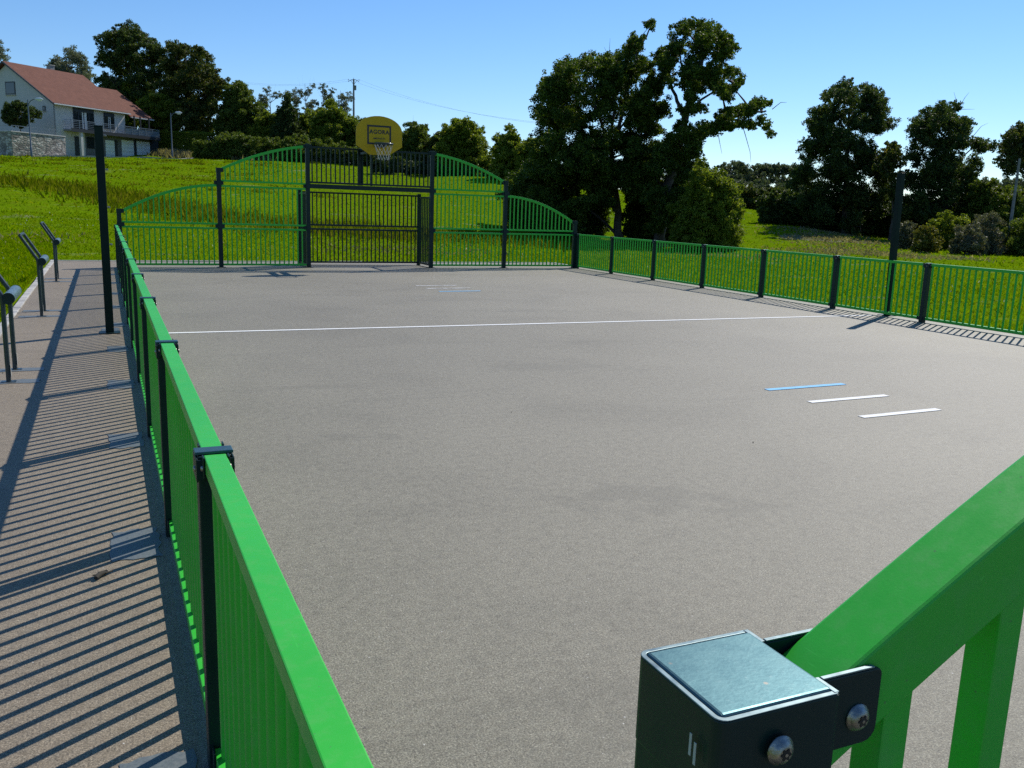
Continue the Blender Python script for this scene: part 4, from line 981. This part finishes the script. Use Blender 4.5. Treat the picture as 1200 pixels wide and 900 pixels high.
def window(px0, px1, pyt, pyb, name='window', panes=2, curtain=False, yp=-.03, sill=True):
    x0, zt = on_wall(px0, pyt); x1, _ = on_wall(px1, pyt); _, zbm = on_wall((px0+px1)/2, pyb); _, zt = on_wall((px0+px1)/2, pyt)
    fr = MB(); b = .09
    fr.box(x0, x1, yp-.06, -.003, zt-b, zt); fr.box(x0, x1, yp-.06, -.003, zbm, zbm+b); fr.box(x0, x0+b, yp-.06, -.003, zbm+b, zt-b); fr.box(x1-b, x1, yp-.06, -.003, zbm+b, zt-b)
    for i in range(1, panes): xm = x0+(x1-x0)*i/panes; fr.box(xm-.05, xm+.05, yp-.055, -.003, zbm+b, zt-b)
    o = fr.build(name, MAT['dark_wood'], house)
    MB().box(x0+b, x1-b, yp-.01, -.004, zbm+b, zt-b).build('pane', MAT['glass'], o)
    MB().box(x0+b, x1-b, yp-.085, yp-.061, zt-b-.32, zt).build('shutter_box', MAT['dark_wood'], o)
    if curtain: xa = x0+(x1-x0)*.42; MB().box(xa, xa+(x1-x0)*.22, yp-.02, yp-.011, zbm+b, zt-b-.3).build('curtain', MAT['curtain'], o)
    if sill: MB().box(x0-.06, x1+.06, yp-.16, -.002, zbm-.07, zbm-.002).build('sill', MAT['coping'], o)
window(85, 109, 127.5, 152.5, 'french_window', 4, True, sill=False)
window(121, 133, 132.5, 151.5, 'window', 2, True)
# ground floor openings
def gdoor(px0, px1, pyt, pyb, name, mat, yp=-.06):
    x0, _ = on_wall(px0, pyt); x1, _ = on_wall(px1, pyt); _, zt = on_wall((px0+px1)/2, pyt); zt = min(zt, DZ-.3); _, zb2 = on_wall((px0+px1)/2, pyb)
    d = MB().box(x0, x1, yp, -.028, zb2-.3, zt).build(name, MAT[mat], house)
    if name == 'garage_door':
        s = MB(); n = 5
        for i in range(1, n): z = zb2-.3+(zt-zb2+.3)*i/n; s.box(x0+.02, x1-.02, yp-.012, yp-.002, z-.012, z+.012)
        s.build('door_seam', MAT['render_grey'], d)
    return d
gdoor(123, 133.5, 164.5, 183, 'garage_door', 'garage'); gdoor(142, 156, 164.5, 184, 'garage_door', 'garage'); gdoor(159.5, 175, 166, 184.5, 'garage_door', 'garage')
for a, b in ((133.8, 137), (156.3, 159.2), (175.3, 185)): gdoor(a, b, 164, 184.5, 'recess', 'dark_wood')
gdoor(87, 94, 160, 180, 'entrance_door', 'dark_wood')
gdoor(101, 110, 160.5, 171, 'cellar_window', 'glass')
# gable openings
def gwin(px0, px1, pyt, pyb, name):
    ya, zt = on_gable(px1, pyt); yb, _ = on_gable(px0, pyt); _, zb2 = on_gable((px0+px1)/2, pyb)
    fr = MB().box(-.05, -.003, ya, yb, zb2, zt).build(name, MAT['dark_wood'], house)
    MB().box(-.065, -.052, ya+.12, yb-.12, zb2+.12, zt-.12).build('pane', MAT['glass'], fr)
    MB().box(-.16, -.052, ya-.05, yb+.05, zb2-.08, zb2-.003).build('sill', MAT['coping'], fr)
gwin(6, 17.5, 95.5, 111, 'gable_window'); gwin(50, 53.5, 124, 130, 'gable_window')
xch = LX*.62
c_ = MB().box(xch, xch+.6, W1+.6, W1+1.2, RH-.8, RH+.75).build('chimney', MAT['render_grey'], roof1)
MB().box(xch-.06, xch+.66, W1+.54, W1+1.26, RH+.752, RH+.84).build('chimney_cap', MAT['coping'], c_)

# rubble wall in front of the gable: one face along the road, one turning back beside the gable
wc = np.array(at_depth(15, 182, 91.5)); zb_ = tz(wc[0], wc[1])-.1
sw = empty('stone_wall', (wc[0], wc[1], zb_), TH, 'rubble stone retaining wall with a corner in front of the house gable', 'wall')
r_ = ray(77, 170); t_ = None
A2 = np.array([[r_[0], -UX[0]], [r_[1], -UX[1]]]); sol = np.linalg.solve(A2, wc[:2]-CAM[:2]); sw_len = float(sol[1])
top = at_depth(40, 157.5, 94)[2]-zb_
def stone_course(name, x0, x1, y0, y1):
    m = MB(); m.box(x0, x1, y0, y1, -1.2, top)
    return m.build(name, MAT['stone'], sw, .04)
stone_course('wall_face', 0, sw_len, 0, .5); stone_course('side_face', 0.002, .5, .502, 12)
MB().box(-.06, sw_len+.05, -.06, .56, top+.002, top+.11).build('coping', MAT['coping'], sw, .02)
MB().box(-.06, .56, .562, 12, top+.002, top+.11).build('coping', MAT['coping'], sw, .02)
fr = MB()
fr.box(.3, sw_len-.3, .23, .27, top+.66, top+.71); fr.box(.3, sw_len-.3, .235, .265, top+.36, top+.39)
for i in range(9): xx = .35+(sw_len-.7)*i/8; fr.box(xx-.025, xx+.025, .228, .272, top+.111, top+.66)
fr.box(.23, .27, .6, 11.5, top+.66, top+.71)
fr.build('railing', MAT['rail_paint'], sw)

# small garden tree in front of the gable
tree('small_tree', [(12,126,6),(22,122,6),(32,128,6),(8,136,6),(20,134,8),(34,138,6),(44,136,4),(14,144,6),(26,144,6),(46,132,3)], 96.5, 'small round garden tree behind the rubble wall before the house gable', leaf='dark_leaf', trunk_r=.09, size=.2, depth=1.0, seed=61, ground_at=6.6, trunk_px=[(24,158),(24,150),(23,135)], dens=1.1)

# street lamps
def street_lamp(px, pyb, pyt, d, arm, label):
    b = np.array(at_depth(px, pyb, d)); t = np.array(at_depth(px, pyt, d)); z0 = tz(b[0], b[1]); h = t[2]-z0
    root = empty('street_lamp', (b[0], b[1], z0-.05), 0, label, 'street lamp', 'street lamps by the house')
    MB().tube([(0, 0, 0), (0, 0, 1.0), (0, 0, 1.05), (0, 0, h)], [.11, .11, .075, .055], 10).build('pole', MAT['lamp'], root)
    r = Vector((RV[0], RV[1], 0)).normalized()
    MB().tube([(0, 0, h-.5), tuple(r*arm*.3+Vector((0, 0, h-.12))), tuple(r*arm*.65+Vector((0, 0, h+.05))), tuple(r*arm+Vector((0, 0, h+.08)))], .04, 8).build('arm', MAT['lamp'], root)
    c = r*(arm+.22)+Vector((0, 0, h+.07))
    hd = MB(); hd.tube([tuple(c-r*.42), tuple(c-r*.25+Vector((0, 0, .03))), tuple(c+r*.15+Vector((0, 0, .02))), tuple(c+r*.38)], [.04, .13, .14, .05], 10); ho = hd.build('lamp_head', MAT['lamp_lens'], root)
    ln = MB(); ln.tube([tuple(c-r*.15+Vector((0, 0, -.13))), tuple(c+r*.2+Vector((0, 0, -.13)))], .06, 8); ln.build('lens', MAT['lamp_lens'], ho)
street_lamp(37, 182, 117.5, 92, .95, 'curved arm street lamp in front of the rubble wall and gable')
street_lamp(202, 183, 133, 108, .75, 'street lamp standing by the clipped hedge right of the garages')

# power pole, grey pole at right, wires
def pole(name, px, pyb, pyt, d, r, mat, label, cat, zbase=None, top_px=None):
    b = np.array(at_depth(px, pyb, d)); t = np.array(at_depth(px if top_px is None else top_px, pyt, d)); z0 = tz(b[0], b[1]) if zbase is None else zbase
    b[2] = z0-.1
    root = empty(name, tuple(b), 0, label, cat)
    MB().tube([(0, 0, 0), tuple((t-b)*.5), tuple(t-b)], [r, r*.85, r*.65], 10).build('pole', MAT[mat], root)
    return root, t-b
pp, pt = pole('utility_pole', 414.5, 178, 93, 120, .17, 'wood_pole', 'wooden power pole with a curved insulator bracket above the hedge trees', 'utility pole', 5.8)
rx = Vector((RV[0], RV[1], 0)).normalized(); T = Vector(pt)
m = MB(); m.tube([tuple(T+rx*x+Vector((0, 0, .35-.55*x*x*1.1-.35))) for x in (-.75, -.5, -.2, 0, .2, .5, .75)], .035, 6); m.tube([tuple(T+rx*-.45+Vector((0, 0, -.1))), tuple(T+Vector((0, 0, -.7)))], .025, 6); m.tube([tuple(T+rx*.45+Vector((0, 0, -.1))), tuple(T+Vector((0, 0, -.7)))], .025, 6)
cb = m.build('crossarm', MAT['dark_wood'], pp)
for x in (-.72, 0, .72): MB().tube([tuple(T+rx*x+Vector((0, 0, -.02-.5*x*x*.6))), tuple(T+rx*x+Vector((0, 0, .2-.5*x*x*.6)))], [.05, .035], 8).build('insulator', MAT['lamp_lens'], pp)
m = MB(); m.box(.05, .35, -.12, .12, pt[2]-1.6, pt[2]-1.0); m.build('junction_box', MAT['wood_pole'], pp)
pole('wooden_pole', 1179, 300, 186, 55, .11, 'wood_pole', 'plain grey leaning pole among brambles near the right picture edge', 'pole', None, 1195)
P0 = Vector(pp.location)+T
def wire(name, pts, label):
    w = bpy.data.objects.new(name, None)
    m = MB(); b = Vector(pts[0]); out = []
    for a, c in zip(pts[:-1], pts[1:]):
        for i in range(12):
            t = i/12; p = Vector(a).lerp(Vector(c), t); p.z -= 1.2*4*t*(1-t)*(Vector(c)-Vector(a)).length/60; out.append(tuple(p-b))
    out.append(tuple(Vector(pts[-1])-b)); m.tube(out, .007, 4)
    o = m.build(name, MAT['wire'], None, loc=b); tag(o, label, 'power line', 'overhead wires at the power pole')
for k_, dx in enumerate((-.72, .72)):
    a = P0+rx*dx
    wire('power_line', [tuple(a), tuple(at_depth(660, 146+2*k_, 88))], 'sagging overhead wire from the power pole right towards the broad oak')
    wire('power_line', [tuple(a), tuple(at_depth(262, 92+2*k_, 150))], 'overhead wire from the power pole left towards the tall browning tree')

# road on the crest in front of the house
ra = [(-60, 112), (-26, 111), (-10, 111), (0, 111.6), (5, 112.6), (9, 114.6), (13, 117.5), (18, 122), (26, 132)]
vs, fs = [], []
fine = []
for (x0, y0), (x1, y1) in zip(ra[:-1], ra[1:]):
    for i in range(8): fine.append((x0+(x1-x0)*i/8, y0+(y1-y0)*i/8))
fine.append(ra[-1])
for i, (x, y) in enumerate(fine):
    a = Vector(fine[max(i-1, 0)]); b = Vector(fine[min(i+1, len(fine)-1)]); d = (b-a).normalized(); n_ = Vector((-d.y, d.x))
    zc = max(tz(x, y), tz(x+n_.x*1.6, y+n_.y*1.6), tz(x-n_.x*1.6, y-n_.y*1.6))+.05
    for s_ in (-1.7, 1.7): vs.append((x+n_.x*s_, y+n_.y*s_, zc))
    if i: k4 = 2*i; fs.append((k4-2, k4-1, k4+1, k4))
m = MB(); m.add(vs, fs); rd = m.build('road', MAT['asphalt']); tag(rd, kind='structure')
sm_ = rd.modifiers.new('thick', 'SOLIDIFY'); sm_.thickness = .3; sm_.offset = -1

# ------------------------------------------------------------------ grass
def in_view(x, y, margin=6):
    az = np.degrees(np.arctan2(x, y)); return (az > math.degrees(YAW)-31-margin) & (az < math.degrees(YAW)+31+margin)
def blades(n, gen, hmin, hmax, w, lean=.35, seed=1):
    g = np.random.default_rng(seed); x, y = gen(g, n)
    ok = in_view(x, y) & ~((x > WALK0-.2) & (x < EDGE1+.16) & (y > -6.2) & (y < YEND+.16))
    x, y = x[ok], y[ok]; z = terrain(x, y); n = len(x); dist = np.hypot(x, y)
    h = g.uniform(hmin, hmax, n)*(1+dist/160); ww = w*g.uniform(.6, 1.4, n)*(.35+dist/28)
    a = g.uniform(0, 2*np.pi, n); dx, dy = np.cos(a)*ww/2, np.sin(a)*ww/2
    lx, ly = g.normal(size=n)*lean*h, g.normal(size=n)*lean*h
    B0 = np.c_[x-dx, y-dy, z-.01]; B1 = np.c_[x+dx, y+dy, z-.01]; Tt = np.c_[x+lx, y+ly, z+h]
    return np.stack([B0, B1, Tt], 1).reshape(-1, 3)
def gen_meadow(g, n):
    d = 12+98*g.uniform(0, 1, n)**1.25; az = np.radians(g.uniform(-12, 62, n)); return d*np.sin(az), d*np.cos(az)
def gen_near(g, n):
    pick = g.random(n); x = np.where(pick < .45, g.uniform(-7, -1.3, n), g.uniform(-8, 22, n)); y = np.where(pick < .45, g.uniform(7, 34, n), g.uniform(25.6, 44, n))
    r = pick > .78; x = np.where(r, g.uniform(13.0, 24, n), x); y = np.where(r, g.uniform(7, 30, n), y); return x, y
o = big_mesh('grass', np.concatenate([blades(110000, gen_meadow, .03, .08, .030, .9, 5), blades(130000, gen_near, .025, .07, .022, .9, 6)]), 3, MAT['grass_blade'])
tag(o, 'short green meadow grass on the hill around the court', 'grass', None, 'stuff')
# ledge of taller brownish grass running across the slope
def gen_tall(g, n):
    t = g.uniform(0, 1, n); pts = np.array([(-16, 74), (-9, 71), (-3.5, 66), (0, 58), (2.5, 50), (5, 44.5), (9, 41), (14, 39.5), (19, 39)]); k_ = t*(len(pts)-1); i = np.minimum(k_.astype(int), len(pts)-2); f = k_-i
    p = pts[i]*(1-f)[:, None]+pts[i+1]*f[:, None]; return p[:, 0]+g.normal(size=n)*1.3, p[:, 1]+g.normal(size=n)*2.2
v = blades(12000, gen_tall, .10, .36, .045, .4, 8)
o = big_mesh('tall_grass', v, 3, MAT['tall_grass']); tag(o, 'band of tall brownish grass running across the hill behind the left arch', 'tall grass', None, 'stuff')
def gen_tuss(g, n):
    k_ = 130; cx = g.uniform(-14, 16, k_); cy = g.uniform(62, 108, k_); i = g.integers(0, k_, n); r_ = g.uniform(.3, 1.1, k_)[i]
    return cx[i]+g.normal(size=n)*r_, cy[i]+g.normal(size=n)*r_
o = big_mesh('grass_tussocks', blades(4500, gen_tuss, .05, .15, .045, .6, 14), 3, MAT['tall_grass']); tag(o, 'rough dark tussocks on the upper slope below the house', 'grass tussocks', None, 'stuff')
def gen_weed(g, n):
    c = np.array([tuple(at_depth(px, py, dd)[:2]) for px, py, dd in ((950,262,66),(960,267,62),(972,270,60),(985,275,56),(1000,281,52),(965,279,50),(1018,286,48),(1040,291,46),(978,264,66),(1060,295,45),(1090,299,44),(990,286,46),(1005,273,60))] + [(24, 31), (10, 31.5), (-4, 33)]); i = g.integers(0, len(c), n)
    return c[i, 0]+g.normal(size=n)*1.9, c[i, 1]+g.normal(size=n)*1.3
o = big_mesh('dry_weeds', blades(5200, gen_weed, .04, .13, .05, .8, 9), 3, MAT['dry_weed']); tag(o, 'patches of dry greyish weeds in the meadow behind the railings', 'weeds', None, 'stuff')
def gen_bank(g, n):
    t = g.uniform(0, 1, n); a = np.array(at_depth(192, 180, 113))[:2]; b = np.array(at_depth(300, 182, 104))[:2]; p = a+(b-a)*t[:, None]; return p[:, 0]+g.normal(size=n)*.8, p[:, 1]+g.normal(size=n)*1.2
o = big_mesh('flower_bank', blades(5000, gen_bank, .15, .5, .05, .4, 10), 3, MAT['dry_weed']); tag(o, 'dry flowering bank below the clipped hedge', 'flower bank', None, 'stuff')
def gen_edge(g, n):
    y = g.uniform(6, 25.6, n); x = WALK0-.12-np.abs(g.normal(size=n))*.12; k_ = g.random(n) < .4
    return np.where(k_, EDGE1+.17+np.abs(g.normal(size=n))*.15, x), y
o = big_mesh('verge_grass', blades(9000, gen_edge, .04, .12, .022, .9, 15), 3, MAT['grass_blade']); tag(o, 'grass fringe leaning over the kerb stones of court and walkway', 'grass', None, 'stuff')
g = np.random.default_rng(21); n = 260
x = np.where(g.random(n) < .12, g.uniform(.4, 12.3, n), np.where(g.random(n) < .5, WALK0+np.abs(g.normal(size=n))*.2, XR-np.abs(g.normal(size=n))*.35)); y = 1+22*g.random(n)**1.3
a = g.uniform(0, 6.28, n); l_ = g.uniform(.005, .016, n)
P = np.c_[x, y, np.full(n, .004)]; u = np.c_[np.cos(a), np.sin(a), g.uniform(.1, .5, n)]*l_[:, None]; v = np.c_[-np.sin(a), np.cos(a), g.uniform(-.2, .4, n)]*l_[:, None]*.5
o = big_mesh('leaf_litter', np.stack([P-u*.5*[1, 1, 0], P+v, P+u, P-v*[1, 1, 0]], 1).reshape(-1, 3), 4, MAT['twig']); tag(o, 'tiny dark leaf crumbs scattered over the court and walkway', 'leaf litter', None, 'stuff')
def gen_fl(g, n): return gen_near(g, n)
v = blades(700, gen_fl, .04, .07, .028, .3, 12); o = big_mesh('meadow_flowers', v, 3, MAT['flower']); tag(o, 'tiny white flowers scattered in the near grass', 'flowers', None, 'stuff')

# ------------------------------------------------------------------ sun, sky, view
SUN_DIR = Vector((.875, .55, 1.0)).normalized()
EL = math.asin(SUN_DIR.z); AZ = math.atan2(SUN_DIR.x, SUN_DIR.y)
sl_ = bpy.data.lights.new('sun', 'SUN'); sl_.energy = 5.0; sl_.angle = R(.5); sl_.color = (1, .95, .87)
so = bpy.data.objects.new('sun', sl_); COL.objects.link(so); so.rotation_euler = SUN_DIR.to_track_quat('Z', 'Y').to_euler(); so.location = SUN_DIR*200
W = bpy.data.worlds.new('World'); S.world = W; W.use_nodes = True
nt = W.node_tree; bg = nt.nodes['Background']
sky = nt.nodes.new('ShaderNodeTexSky'); sky.sky_type = 'NISHITA'; sky.sun_disc = False
sky.sun_elevation = EL; sky.sun_rotation = AZ; sky.altitude = 100; sky.air_density = 1.0; sky.dust_density = .05; sky.ozone_density = 4
hs = nt.nodes.new('ShaderNodeHueSaturation'); hs.inputs['Saturation'].default_value = 1.11
tint = nt.nodes.new('ShaderNodeMix'); tint.data_type = 'RGBA'; tint.blend_type = 'MULTIPLY'; tint.inputs[0].default_value = 1; tint.inputs[7].default_value = (.95, 1.03, 1.16, 1)
nt.links.new(sky.outputs[0], tint.inputs[6]); nt.links.new(tint.outputs[2], hs.inputs['Color']); nt.links.new(hs.outputs[0], bg.inputs[0]); bg.inputs[1].default_value = .115
vs_ = S.view_settings; vs_.view_transform = 'Standard'; vs_.look = 'None'; vs_.exposure = 0; vs_.gamma = 1; vs_.use_curve_mapping = False
S.render.engine = 'CYCLES'; S.cycles.max_bounces = 6; S.cycles.diffuse_bounces = 3; S.cycles.transmission_bounces = 3
S.cycles.use_denoising = False; S.cycles.sample_clamp_indirect = 6
print('LEAVES', BUDGET[0], 'sun', math.degrees(EL), math.degrees(AZ), 'house', W1, RH, EH, LX, x2, xr_, DZ)
